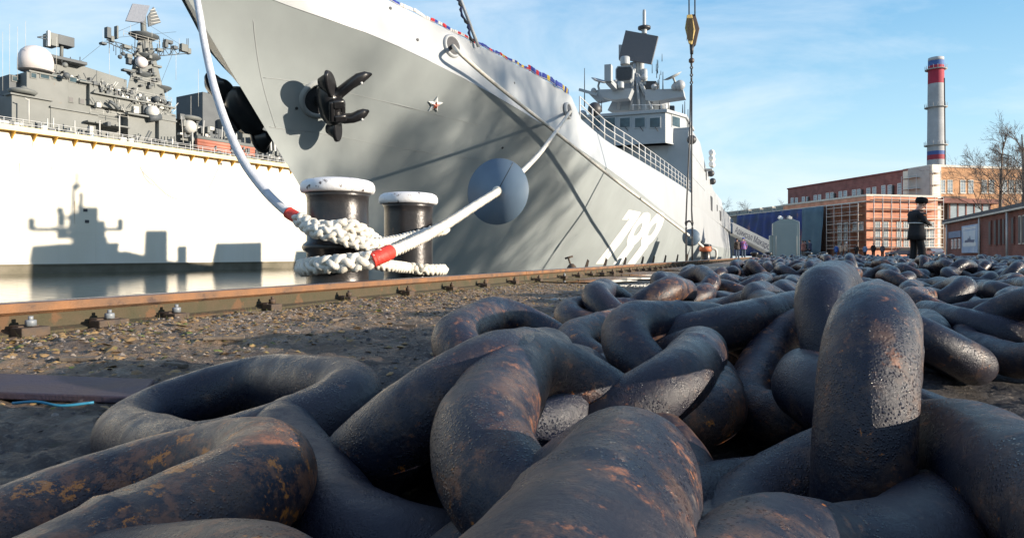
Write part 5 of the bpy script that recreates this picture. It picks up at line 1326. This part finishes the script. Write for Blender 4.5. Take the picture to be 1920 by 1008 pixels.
# netting on the wing: blue and grey-green sheets with folds
M_NETB = mat('blue_netting', (.012,.036,.20), (.03,.05,.11), .35, .7, bump=.5, bscale=2, spots=(.20,.11,.12), sscale=.22, scut=.58)
M_NETG = mat('grey_green_netting', (.085,.15,.19), (.06,.11,.15), .4, .75, bump=.5, bscale=2)
def netting(px0, px1, m, label, base_off):
    a0, a1 = sorted((gL.at(px0)[0], gL.at(px1)[0])); mb = MB(gL.f); n = int((a1-a0)/.5); rows = []
    for k in range(n+1):
        a = a0+(a1-a0)*k/n; row = []
        for j in range(9):
            z = (PH-1.1)*j/8; y = base_off + .18*math.sin(a*2.1+j*.4) + .25*noise.noise(Vector((a*.5, z*.3, 3))) + (.35*(1-j/8))
            row.append(mb.av((a, y, z)))
        rows.append(row)
    for r0, r1 in zip(rows, rows[1:]):
        for j in range(8): mb.face((r0[j], r1[j], r1[j+1], r0[j+1]), True)
    o = mb.build('netting', m); so = o.modifiers.new('cloth', 'SOLIDIFY'); so.thickness = .03; tag(o, label, 'netting')
netting(1516, 1556, M_NETG, 'grey-green scaffold netting hanging on the low wing beside the pink wall', 1.5)
netting(1388, 1516, M_NETB, 'bright blue scaffold netting along the far part of the low wing', 1.0)
# low brick shed on the right
C3 = (58.0, 91.0); uQ = (.406, 1.0); hS = Frame(C3, uQ)
class FQ:
    f = hS
    @staticmethod
    def at(px, py=477): return hS.pb(px, py, 0)
shed = thing('brick_shed', 'long low dark red brick shed with sloping roof at right', 'shed', (C3[0], C3[1], 0), hS.rz)
a_near = hS.pb(1990, 477, 0)[0]
wallbox(hS, a_near, 0, -9, 0, 0, 4.55, 'wall', M_BRD, shed)
rf_ = MB(hS); rf_.hexa([(a_near-.3,.5,4.6),(.4,.5,4.6),(.4,-9.4,6.2),(a_near-.3,-9.4,6.2)], [(a_near-.3,.5,4.95),(.4,.5,4.95),(.4,-9.4,6.6),(a_near-.3,-9.4,6.6)]); rf_.build('roof', M_ROOF, shed)
MB(hS).box(a_near, .3, .02, .55, 4.42, 4.58).build('fascia', M_TRIM, shed)
for x in (1842, 1895, 1780): a = hS.pb(x, 450, 0)[0]; MB(hS).tube([(a,.3,0),(a,.3,4.5)], .10, 8).build('downpipe', M_RAILW, shed)
for x0 in (1856,1866,1874,1882,1899,1912,1920): 
    a0 = hS.pb(x0, 440, 0)[0]; a1 = hS.pb(x0+4.5, 440, 0)[0]; a0, a1 = sorted((a0, a1))
    o = MB(hS).box(a0, a1, .01, .12, 1.3, 3.9).build('window', M_TRIM if x0 > 1905 else M_BRD, shed); MB(hS).box(a0+.1, a1-.1, .12, .15, 1.4, 3.8).build('pane', M_DARK, o)
for x0 in (1785,1791,1798): 
    a0, a1 = sorted((hS.pb(x0,450,0)[0], hS.pb(x0+3.2,450,0)[0])); o = MB(hS).box(a0, a1, .01, .10, 1.1, 2.3).build('window', M_WHITE, shed); MB(hS).box(a0+.2, a1-.2, .10, .13, 1.2, 2.2).build('pane', M_LGLASS, o)
a0, a1 = sorted((hS.pb(1780,440,0)[0], hS.pb(1803,440,0)[0])); MB(hS).box(a0, a1, .02, .12, 2.5, 3.3).build('sign_board', mat('sign_blue', (.18,.24,.36), None, 1, .6), shed)
# poster with a ship at sea
po = thing('poster', 'blue hanging poster with a ship on waves on the brick shed wall', 'poster', tuple(hS.W(hS.pb(1817,477,0)[0], .3, 0)), hS.rz)
a0, zt_ = hS.pb(1833, 414, .3); a1, _ = hS.pb(1803, 414, .3); a0, a1 = sorted((a0, a1)); zb_ = .55; zt_ = 3.75
def pz(u, v): return (a0+(a1-a0)*(1-u), v)
MB(hS).box(a0, a1, .26, .30, zb_, zt_).build('sheet', mat('poster_blue', (.20,.32,.52), (.42,.50,.60), .8, .5), po)
A2 = lambda u, v: (a1-(a1-a0)*u, .31, zb_+(zt_-zb_)*v)
MB(hS).prism([A2(.12,.22), A2(.88,.22), A2(.88,.80), A2(.12,.80)], (0,.01,0)).build('picture', mat('poster_sky', (.42,.52,.62), (.55,.6,.64), .9, .5), po)
MB(hS).prism([A2(.22,.38), A2(.78,.34), A2(.84,.46), A2(.60,.47), A2(.56,.62), A2(.50,.48), A2(.44,.56), A2(.40,.47), A2(.24,.46)], (0,.02,0)).build('ship_picture', mat('poster_navy', (.05,.09,.18), None, 1, .5), po)
for v in (.26,.30,.34): MB(hS).prism([A2(.08,v), A2(.5,v+.02), A2(.92,v), A2(.92,v+.02), A2(.5,v+.04), A2(.08,v+.02)], (0,.025,0)).build('wave', M_WHITE, po)
for v in (.90,.85): MB(hS).prism([A2(.1,v), A2(.9,v), A2(.9,v+.025), A2(.1,v+.025)], (0,.02,0)).build('title_line', M_WHITE, po)
# low kerb of grass in front of the shed
mb = MB(hS); mb.box(a_near-10, 3, 1.0, 3.5, -.05, .12); tag(mb.build('verge', mat('verge_grass', (.09,.11,.03), (.14,.12,.06), 2, .9, bump=.6)), kind='structure')

# ------------------------------------------------------------------ bare trees
M_BARK = mat('bare_bark', (.10,.075,.06), (.16,.13,.11), 2, .85, bump=.4, bscale=8)
def tree_meshes(seed, H, spread=.42, depth=7, birch=False):
    rnd = random.Random(seed); trunk = MB(); crown = MB()
    def grow(p, d, L, r, lv, mb):
        n = 3; pts = [p]; q = p.copy(); dd = d.copy()
        for k in range(n):
            dd = (dd + Vector((rnd.gauss(0,.10), rnd.gauss(0,.10), rnd.gauss(.02,.06)))).normalized(); q = q + dd*L/n; pts.append(q.copy())
        mb.tube(pts, [r*(1-.13*k) for k in range(n+1)], 6 if lv < 2 else 3, caps=False)
        if lv >= depth: return
        kids = rnd.randint(2, 3) if lv > 0 else 0
        if lv == 0:
            for k in range(9):
                t = .25 + .7*k/8; i = min(n-1, int(t*n)); base = pts[i].lerp(pts[i+1], t*n-i); az = k*2.4 + rnd.random(); e = .55 + rnd.random()*.4
                nd = Vector((math.cos(az)*e, math.sin(az)*e, .75)).normalized(); grow(base, nd, L*(.50-.28*t)*rnd.uniform(.8,1.15), r*.42*(1.1-t*.6), 1+1, crown)
            grow(pts[-1], dd, L*.30, r*.5, 2, crown); return
        for k in range(kids + (1 if lv < 6 else 0)):
            i = rnd.randint(1, n); base = pts[i]; az = rnd.random()*6.28; sp = spread*rnd.uniform(.7,1.4)
            x, y = perp(dd); nd = (dd + (x*math.cos(az)+y*math.sin(az))*sp*1.4 + Vector((0,0,.12))).normalized()
            grow(base, nd, L*rnd.uniform(.50,.74), max(.013, r*.52), lv+1, crown)
    grow(Vector((0,0,0)), Vector((rnd.gauss(0,.03), rnd.gauss(0,.03), 1)), H*.72, H*.014+.03, 0, trunk)
    return trunk, crown
PROTO = []
def make_tree(seed, H, label, loc, depth=7):
    t = thing('bare_tree', label, 'tree', (0,0,0), 0, 'bare winter trees')
    tr, crn = tree_meshes(seed, H, depth=depth); tr.build('trunk', M_BARK, t); crn.build('crown', M_BARK, t); t.location = loc; return t
trees = [(1868, 98, 'left tall bare tree rising behind the brick shed, trunk before the ochre front', 18.5, 0), (1912, 92, 'tall bare tree behind the brick shed at the right edge', 19, 1), (1942, 104, 'bare tree whose twigs reach in at the right edge of the photo', 21, 2),
         (1362, 210, 'small far bare tree just right of the frigate stern', 17, 1), (1404, 220, 'far bare tree over the left end of the low wing', 17.5, 0), (1470, 230, 'far bare tree left of the red hall', 17, 2)]
base_t = [make_tree(11, 20, None, (0,0,0)), make_tree(23, 20, None, (0,0,0)), make_tree(37, 20, None, (0,0,0))]
# the same avenue goes on to the right of the frame; its shadows lie across the ship and the chains
off = [((60, 4), 1.0), ((49, 7.5), .80), ((67, 1.5), 1.0), ((76, 0), 1.0), ((55, 9), .70)]
used_ = set()
def place_tree(k, x, y, s, label, rz):
    o = base_t[k] if k not in used_ else copy_tree(base_t[k]); used_.add(k)
    o.location = (x, y, 0); o.scale = (s, s, s); o.rotation_euler = (0, 0, rz); o['label'] = label; return o
for i, (px, Y, lb, H, k) in enumerate(trees): place_tree(k, (px-CX)/F*Y, Y, H/21.0, lb, i*1.3)
for i, ((x, y), s) in enumerate(off): place_tree(i % 3, x, y, s, 'bare tree of the avenue outside the frame to the right, %s' % ('second from the quay', 'nearest the quay', 'the largest', 'the farthest', 'the smallest')[i], i*2.1+.5)
# distant tree line and low far buildings
M_FAR = mat('far_trees', (.12,.10,.085), (.09,.075,.065), .1, .9, bump=0)
fb = MB(); fb.box(30, 110, 330, 340, 0, 14); tag(fb.build('far_building', mat('far_brown', (.24,.18,.15), None, .1, .8)), 'long brownish building far beyond the yard behind the stern', 'building')

# ------------------------------------------------------------------ grey booth, bitts, gangway, cars
BY = 42.0
bth = thing('booth', 'grey steel cabinet with shouldered top and two lamps standing on the quay', 'cabinet', tuple(P(1472, 477, BY)*1) if 0 else (P(1472,477,BY).x, BY, 0))
BG_ = Frame((P(1449,477,BY).x, BY), (1, -.34))
X = lambda px: BG_.pb(px, 477, 0)[0]
Zp = lambda py: CAMZ + (HY-py)/F*BY
M_BOOTH = mat('booth_grey', (.24,.30,.30), (.21,.265,.27), .6, .55)
MB(BG_).prism([(X(1449),0,0),(X(1499),0,0),(X(1499),0,Zp(416)),(X(1486),0,Zp(411)),(X(1463),0,Zp(411)),(X(1449),0,Zp(418))], (0,1.5,0)).build('cabinet_body', M_BOOTH, bth, bevel=.02)
MB(BG_).box(X(1443), X(1449)-.003, .1, 1.3, 0, Zp(441)).build('side_box', M_BOOTH, bth, bevel=.02)
for x in (1464, 1481): 
    c = BG_.W(X(x), .4, Zp(408)); MB().cbox(c, (.26,.2,.2), Matrix.Rotation(.5,3,'Y')).build('lamp', M_WHITE if x < 1470 else M_CON, bth, bevel=.03)
MB(BG_).tube([(X(1474),.4,Zp(411)),(X(1474),.4,Zp(404))], .03, 6).build('lamp_post', M_DARK, bth)
MB(BG_).box(X(1454), X(1495), -.015, -.002, .15, Zp(420)).build('door', M_BOOTH, bth, bevel=.01)
for x in (1455, 1494): MB(BG_).tube([(X(x),-.03,.3),(X(x),-.03,1.5)], .012, 5).build('hinge_rod', M_CON, bth)
def bitts(px0, px1, Y, label):
    c = P((px0+px1)/2, 477, Y); w = (px1-px0)/F*Y; t = thing('mooring_bitts', label, 'bollard', (c.x, Y, 0), 0, 'black double bitts at the head of the quay')
    for sg in (-1, 1):
        MB().lathe([(.20,0),(.17,.05),(.15,.12),(.15,.34),(.23,.38),(.24,.44),(.18,.50),(.02,.52)], Vector((c.x+sg*(w/2-.24), Y, 0)), 18).build('post', M_BLACK, t)
    MB().box(c.x-w/2, c.x+w/2, Y-.28, Y+.28, 0, .12).build('base', M_BLACK, t, bevel=.02); MB().box(c.x-w/2+.3, c.x+w/2-.3, Y-.1, Y+.1, .12, .36).build('web', M_BLACK, t, bevel=.02)
bitts(1407, 1448, 40, 'black double bitts to the left of the grey cabinet'); bitts(1508, 1552, 40, 'black double bitts to the right of the grey cabinet')
# gangway with its name banner
GY = 62.0; gw = thing('gangway', 'sloping ship gangway with a lettered white banner', 'gangway', tuple(P(1412, 470, GY)))
def gp(t, off, dy=0): 
    p = P(1374, 427, GY+6).lerp(P(1450, 466, GY-2), t); return p + Vector((0, dy, off))
M_BAN = mat('banner_white', (.66,.67,.68), (.60,.61,.62), .8, .7)
MB().hexa([gp(0,-.55), gp(1,-.55), gp(1,.55), gp(0,.55)], [gp(0,-.55,.04), gp(1,-.55,.04), gp(1,.55,.04), gp(0,.55,.04)]).build('banner', M_BAN, gw)
MB().hexa([gp(0,-.7), gp(1,-.7), gp(1,-.58), gp(0,-.58)], [gp(0,-.7,.9), gp(1,-.7,.9), gp(1,-.58,.9), gp(0,-.58,.9)]).build('walkway', M_CON, gw)
for k in range(9): 
    MB().tube([gp(k/8,-.6,.85), gp(k/8,.6,.85)], .03, 5).build('stanchion', M_RAILW, gw)
MB().tube([gp(0,.6,.85), gp(1,.6,.85)], .03, 5).build('handrail', M_RAILW, gw)
tx = bpy.data.curves.new('lettering', 'FONT'); tx.body = 'Адмирал Макаров'; tx.size = .85; tx.extrude = .004; tx.align_x = 'LEFT'; tx.shear = .25
tmp = bpy.data.objects.new('lettering', tx); COL.objects.link(tmp); bpy.context.view_layer.update()
lm = bpy.data.meshes.new_from_object(tmp.evaluated_get(bpy.context.evaluated_depsgraph_get())); bpy.data.objects.remove(tmp)
to = bpy.data.objects.new('lettering', lm); COL.objects.link(to); lm.materials.clear(); lm.materials.append(mat('letter_navy', (.02,.03,.10), None, 1, .6))
dv = (gp(1,0)-gp(0,0)).normalized(); uv = (Vector((0,0,1)) - dv*dv.z).normalized(); nv = dv.cross(uv); to.parent = gw
if nv.y > 0: nv = -nv
to.matrix_basis = WM[gw.name].inverted() @ (Matrix.Translation(gp(.05,-.32,-.03)) @ Matrix((dv, uv, nv)).transposed().to_4x4())
# cars
def car(px, Y, L, label, m, rz, h=1.42):
    c = P(px, 477, Y); t = thing('parked_car', label, 'car', (c.x, Y, 0), rz, None); Fm = Frame((c.x, Y), (math.cos(rz), math.sin(rz)))
    prof = [(-L/2,.35),(-L/2,.75),(-L*.46,.92),(-L*.33,.98),(-L*.20,h*.98),(-.1*L,h),(.12*L,h),(.26*L,.96),(.44*L,.80),(L/2,.62),(L/2,.35)]
    body = MB(Fm); body.hexa([(x,-.86,z) for x, z in prof], [(x,.86,z) for x, z in prof]); bo_ = body.build('body', m, t, bevel=.08)
    gl = [(-L*.30,1.0),(-L*.195,h*.945),(.11*L,h*.945),(.235*L,1.0)]
    for sg in (-1, 1): MB(Fm).prism([(x, sg*.865, z) for x, z in gl], (0, sg*.012, 0)).build('side_window', M_DARK, bo_)
    for x in (-L*.31, L*.31):
        for sg in (-1, 1):
            w = MB(); w.lathe([(.2,-.1),(.31,-.1),(.33,-.05),(.33,.05),(.31,.1),(.2,.1)], Fm.W(x, sg*.80, .33), 18, Fm.M.to_3x3() @ Vector((0,1,0))).build('wheel', M_DARK, t)
    for sg in (-1, 1): MB(Fm).box(L/2-.04, L/2+.02, sg*.68-.16, sg*.68+.16, .62, .74).build('headlight', M_WHITE, t); MB(Fm).box(-L/2-.02, -L/2+.03, sg*.68-.14, sg*.68+.14, .70, .84).build('tail_light', mat('tail_red', (.35,.02,.02), None, 1, .3), t)
    return t
car(1692, 108, 4.6, 'dark blue sedan parked left of the sailor\'s legs', mat('car_navy', (.015,.02,.045), None, 1, .2, coat=.6), R(176))
car(1752, 112, 4.3, 'silver grey car parked by the foot of the white pier', mat('car_silver', (.35,.36,.38), None, 1, .25, coat=.5), R(75))
# ------------------------------------------------------------------ people
def skin(name, verts, edges, radii, m, parent, sub=2, extra=None):
    """one continuous surface grown over a skeleton"""
    me = bpy.data.meshes.new(name); me.from_pydata([tuple(v) for v in verts], edges, []); 
    tmp = bpy.data.objects.new(name, me); COL.objects.link(tmp)
    sk = tmp.modifiers.new('skin', 'SKIN'); sk.use_smooth_shade = True
    for i, r_ in enumerate(radii):
        sv = me.skin_vertices[0].data[i]; sv.radius = r_ if isinstance(r_, tuple) else (r_, r_); sv.use_root = (i == 0)
    ss = tmp.modifiers.new('sub', 'SUBSURF'); ss.levels = sub; ss.render_levels = sub
    bpy.context.view_layer.update(); dg = bpy.context.evaluated_depsgraph_get()
    new = bpy.data.meshes.new_from_object(tmp.evaluated_get(dg)); bpy.data.objects.remove(tmp); bpy.data.meshes.remove(me)
    new.name = name; new.materials.clear(); new.materials.append(m); new.polygons.foreach_set('use_smooth', [True]*len(new.polygons))
    o = bpy.data.objects.new(name, new); COL.objects.link(o); o.parent = parent; WM[o.name] = WM[parent.name]; return o
M_SKIN = mat('skin', (.50,.29,.21), (.45,.25,.18), 10, .55, bump=0)
def person(px, Y, rz, label, coat, legs, H=1.75, pose='stand', hat=None, coat_len=.80, group=None, detail=1, bag=None, x=None, trim=None):
    X_ = P(px, 477, Y).x if x is None else x
    t = thing('person', label, 'person', (X_, Y, 0), rz, group)
    k = H/1.75; S = lambda *p: Vector(p)*k
    if pose == 'work':   # head bent over hands held at the belly, one foot a little forward
        hd = .11; EL = [(.02,.27,1.20),(.03,-.27,1.20)]; WR = [(.27,.11,1.13),(.27,-.11,1.15)]; FT = [(-.02,.10),(.10,-.10)]
    elif pose == 'walk':
        hd = .04; EL = [(-.10,.25,1.18),(.08,-.25,1.17)]; WR = [(-.08,.24,.93),(.24,-.22,.98)]; FT = [(.26,.08),(-.24,-.08)]
    else:
        hd = .03; EL = [(-.03,.25,1.17),(-.03,-.25,1.17)]; WR = [(.03,.25,.90),(.03,-.25,.90)]; FT = [(.0,.11),(.03,-.11)]
    SH = [(0,.19,1.43),(0,-.19,1.43)]
    V = [S(0,0,.95), S(0,0,1.12), S(0,0,1.32), S(.01,0,1.44), S(.03+hd*.3,0,1.52), S(.05+hd*.6,0,1.58), S(.06+hd,0,1.645), S(.045+hd*.8,0,1.71)]
    Rr = [(.15,.12),(.14,.11),(.16,.12),(.11,.09),.055,.068,.088,.072]; E = [(0,1),(1,2),(2,3),(3,4),(4,5),(5,6),(6,7)]
    Rr = [tuple(q*k for q in r_) if isinstance(r_, tuple) else r_*k for r_ in Rr]
    V.append(S(.155+hd,0,1.625)); E.append((6,8)); Rr.append(.018*k)      # nose
    arm = []
    for sd in (0, 1):
        a = len(V); V += [S(*SH[sd]), S(*EL[sd]), S(*WR[sd])]; Rr += [.055*k,.042*k,.028*k]; E += [(3,a),(a,a+1),(a+1,a+2)]; arm.append(a)
        w = Vector(WR[sd]); f = (w - Vector(EL[sd])).normalized(); palm = w + f*.075; V.append(S(*palm)); Rr.append((.036*k,.018*k)); E.append((a+2, a+3))
        if detail > 1:
            sdv = f.cross(Vector((0,0,1))).normalized()
            for q, (o_, L_) in enumerate(((-.03,.060),(-.011,.075),(.011,.072),(.03,.058))):
                b0 = palm + sdv*o_ + f*.015; V += [S(*b0), S(*(b0+f*L_*.6+Vector((0,0,-.012)))), S(*(b0+f*L_+Vector((0,0,-.035))))]; Rr += [.009*k,.0085*k,.007*k]; n_ = len(V); E += [(a+3,n_-3),(n_-3,n_-2),(n_-2,n_-1)]
            b0 = w + sdv*(.03 if sd else -.03) + f*.03; V += [S(*b0), S(*(b0+f*.04+sdv*(.02 if sd else -.02)))]; Rr += [.011*k,.009*k]; n_ = len(V); E += [(a+2,n_-2),(n_-2,n_-1)]
    for sd, (fx, fy) in enumerate(FT):
        sg = 1 if sd == 0 else -1; a = len(V)
        V += [S(0,sg*.09,.88), S(fx*.5+.03,sg*.10,.50), S(fx-.02,fy,.09), S(fx+.13,fy*1.1,.04)]; Rr += [.085*k,.055*k,.04*k,(.04*k,.03*k)]; E += [(0,a),(a,a+1),(a+1,a+2),(a+2,a+3)]
    skin('body', V, E, Rr, M_SKIN, t, 1)
    # coat: torso, sleeves and skirt
    cv = [S(0,0,1.10), S(0,0,1.17), S(0,0,1.32), S(0,0,1.43), S(.02,0,1.53)]; crd = [(.15,.15),(.16,.145),(.205,.155),(.16,.125),(.085,.08)]; ce = [(0,1),(1,2),(2,3),(3,4)]
    for sd in (0, 1):
        a = len(cv); w = Vector(WR[sd]); cv += [S(*(Vector(SH[sd])*.98)), S(*EL[sd]), S(*w)]; crd += [(.078,.078),(.066,.066),(.048,.048)]; ce += [(3,a),(a,a+1),(a+1,a+2)]
    skin('coat', cv, ce, [tuple(q*k for q in r_) for r_ in crd], coat, t, 2)
    cM = Matrix.Translation((X_,Y,0)) @ Matrix.Rotation(rz,4,'Z'); sm_ = MB(); rings = []
    for j, (z, ax, ay) in enumerate(((1.22,.150,.175),(1.14,.158,.182),(1.0,.172,.200),(.9,.188,.215),(coat_len,.205,.232),(coat_len+.005,.18,.20))):
        rings.append([sm_.av(cM @ S(.01+math.cos(q)*ax*(1+.03*math.sin(q*5+j*.4)*(j>1)), math.sin(q)*ay*(1+.03*math.cos(q*6+j*.4)*(j>1)), z)) for q in (2*math.pi*i/28 for i in range(28))])
    for r0, r1_ in zip(rings, rings[1:]):
        for i in range(28): sm_.face((r0[i], r1_[i], r1_[(i+1)%28], r0[(i+1)%28]), True)
    sm_.build('coat_skirt', coat, t)
    tv = [S(0,0,.92)]; trd = [(.12,.12)]; te = []
    for sd, (fx, fy) in enumerate(FT):
        sg = 1 if sd == 0 else -1; a = len(tv); tv += [S(.0,sg*.095,.84), S(fx*.5+.03,sg*.10,.50), S(fx-.02,fy,.13)]; trd += [(.10,.10),(.092,.092),(.085,.085)]; te += [(0,a),(a,a+1),(a+1,a+2)]
    skin('trousers', tv, te, [tuple(q*k for q in r_) for r_ in trd], legs, t, 1)
    for fx, fy in FT:
        mb = MB(); c = Matrix.Translation((X_,Y,0)) @ Matrix.Rotation(rz,4,'Z')
        mb.tube([c @ S(fx-.10,fy,.055), c @ S(fx+.02,fy,.06), c @ S(fx+.12,fy,.05), c @ S(fx+.17,fy,.035)], [.05*k,.055*k,.05*k,.03*k], 10); mb.tube([c @ S(fx-.03,fy,.05), c @ S(fx-.02,fy,.16)], .06*k, 10); mb.build('boot', M_BLACK, t)
    c = Matrix.Translation((X_,Y,0)) @ Matrix.Rotation(rz,4,'Z'); hc = Vector((.05+hd,0,1.66))
    if hat == 'fur':
        hm = MB(); hm.lathe([(.05,-.055),(.125,-.05),(.145,-.01),(.14,.05),(.12,.085),(.06,.105),(.01,.108)], c @ S(*(hc+Vector((-.01,0,.075)))), 20, (c.to_3x3() @ Vector((.22,0,1)))); hm.build('fur_hat', mat('black_fur', (.006,.006,.007), (.012,.012,.013), 30, .95, bump=1, bscale=120), t)
        MB().ball(c @ S(*(hc+Vector((.125,0,.085)))), .02*k, 8, 6).build('cap_badge', mat('badge_gold', (.5,.3,.08), None, 5, .4), t)
    elif hat: MB().lathe([(.10,-.03),(.115,0),(.11,.06),(.07,.10),(.01,.115)], c @ S(*(hc+Vector((-.012,0,.055)))), 14).build('cap', hat, t)
    else: MB().lathe([(.09,-.07),(.10,0),(.09,.06),(.05,.09),(.01,.10)], c @ S(*(hc+Vector((-.03,0,.03)))), 14).build('hair', mat('dark_hair', (.03,.02,.015), None, 10, .7), t)
    if detail > 1:
        for sg in (-1, 1):
            MB().ball(c @ S(*(hc+Vector((.085,sg*.032,.0)))), .011*k, 8, 6).build('eye', M_DARK, t)
            MB().ball(c @ S(*(hc+Vector((-.005,sg*.088,-.01)))), .028*k, 8, 6, 1.3).build('ear', M_SKIN, t)
        MB().cbox(c @ S(*(hc+Vector((.09,0,-.075)))), (.012,.05,.008), c.to_3x3()).build('mouth', mat('lips', (.3,.1,.08), None, 1, .5), t)
    return t, c, S
M_NAVYC = mat('navy_wool', (.011,.012,.015), (.018,.018,.021), 20, .85, bump=.3, bscale=80)
M_BLK2 = mat('black_cloth', (.010,.010,.012), None, 20, .85, bump=.3, bscale=80)
t, c, S = person(1718, 17.5, R(8), 'sailor in dark coat, white belt and black fur hat looking down at his hands', M_NAVYC, M_BLK2, 1.74, 'work', 'fur', .74, detail=2)
mb = MB(); mb.tube([c @ S(.172*math.cos(q)+.01, .196*math.sin(q), 1.16 - .012*math.cos(q)) for q in (2*math.pi*i/24 for i in range(24))], .026, 6, closed=True, flat=.5); mb.build('belt', M_WHITE, t)
MB().cbox(c @ S(.19,0,1.15), (.02,.07,.06), c.to_3x3()).build('buckle', mat('brass', (.45,.28,.08), None, 3, .35, metal=.8), t)
MB().cbox(c @ S(.04,-.265,1.33), (.09,.02,.09), c.to_3x3()).build('sleeve_badge', mat('badge_orange', (.55,.16,.04), None, 3, .7), t)
for sg in (1,-1): MB().cbox(c @ S(-.0,sg*.20,1.49), (.07,.12,.02), c.to_3x3()).build('shoulder_board', M_BLK2, t)
MB().cbox(c @ S(.36,0,1.12), (.05,.09,.03), c.to_3x3()).build('held_phone', M_DARK, t)
M_JB = mat('brown_jacket', (.05,.035,.03), None, 10, .8); M_JR = mat('red_blue_jacket', (.50,.10,.09), (.06,.12,.45), 5, .7); M_JEAN = mat('jeans', (.05,.08,.13), None, 10, .8)
M_JBL = mat('blue_jacket', (.03,.10,.35), None, 10, .8); M_JG = mat('grey_coat', (.10,.10,.11), None, 10, .8); M_JP = mat('pale_coat', (.42,.32,.25), None, 10, .8)
person(1382.5, 58, R(95), 'person in a dark brown jacket and jeans standing under the gangway', M_JB, M_JEAN, 1.72)
t, c, S = person(1394, 58, R(80), 'person in a red and blue jacket standing under the gangway', M_JR, M_JEAN, 1.74, 'stand', mat('blue_cap', (.04,.08,.30), None, 1, .8))
PG = 'people standing about the yard'
for a in ((1506,66,R(200),'person in reddish grey jacket just right of the grey cabinet',mat('rusty_jacket',(.22,.10,.09),None,9,.8),M_JG,1.70,'stand'),
          (1511,70,R(170),'person in a navy jacket, second to the right of the grey cabinet',M_NAVYC,M_JEAN,1.75,'stand'),
          (1519,66,R(150),'person in dark blue coat behind the right black bitts',mat('dark_blue_coat',(.04,.05,.10),None,9,.8),M_BLK2,1.75,'stand'),
          (1568,80,R(20),'person in a bright blue jacket before the shaded pink wall',M_JBL,M_JEAN,1.55,'walk'),
          (1577,84,R(20),'person in a pale brown coat before the shaded pink wall',M_JP,M_JG,1.65,'stand'),
          (1586,78,R(-20),'person with white cap and tan coat before the tall windows',M_JP,M_JG,1.72,'walk'),
          (1606,92,R(60),'person in black standing left of the salmon front',M_BLK2,M_BLK2,1.72,'stand'),
          (1622,94,R(60),'person with a light blue jacket at the corner of the salmon front',mat('light_blue_jacket',(.18,.28,.45),None,9,.8),M_BLK2,1.70,'stand'),
          (1637.5,88,R(250),'person in a long black coat, left of the pair before the scaffold',M_BLK2,M_BLK2,1.80,'stand'),
          (1654.5,92,R(240),'person in a dark grey coat, right of the pair before the scaffold',M_JG,M_BLK2,1.76,'stand')):
    person(a[0], a[1], a[2], a[3], a[4], a[5], a[6], a[7], (M_WHITE if 'white cap' in a[3] else None), .72, PG)
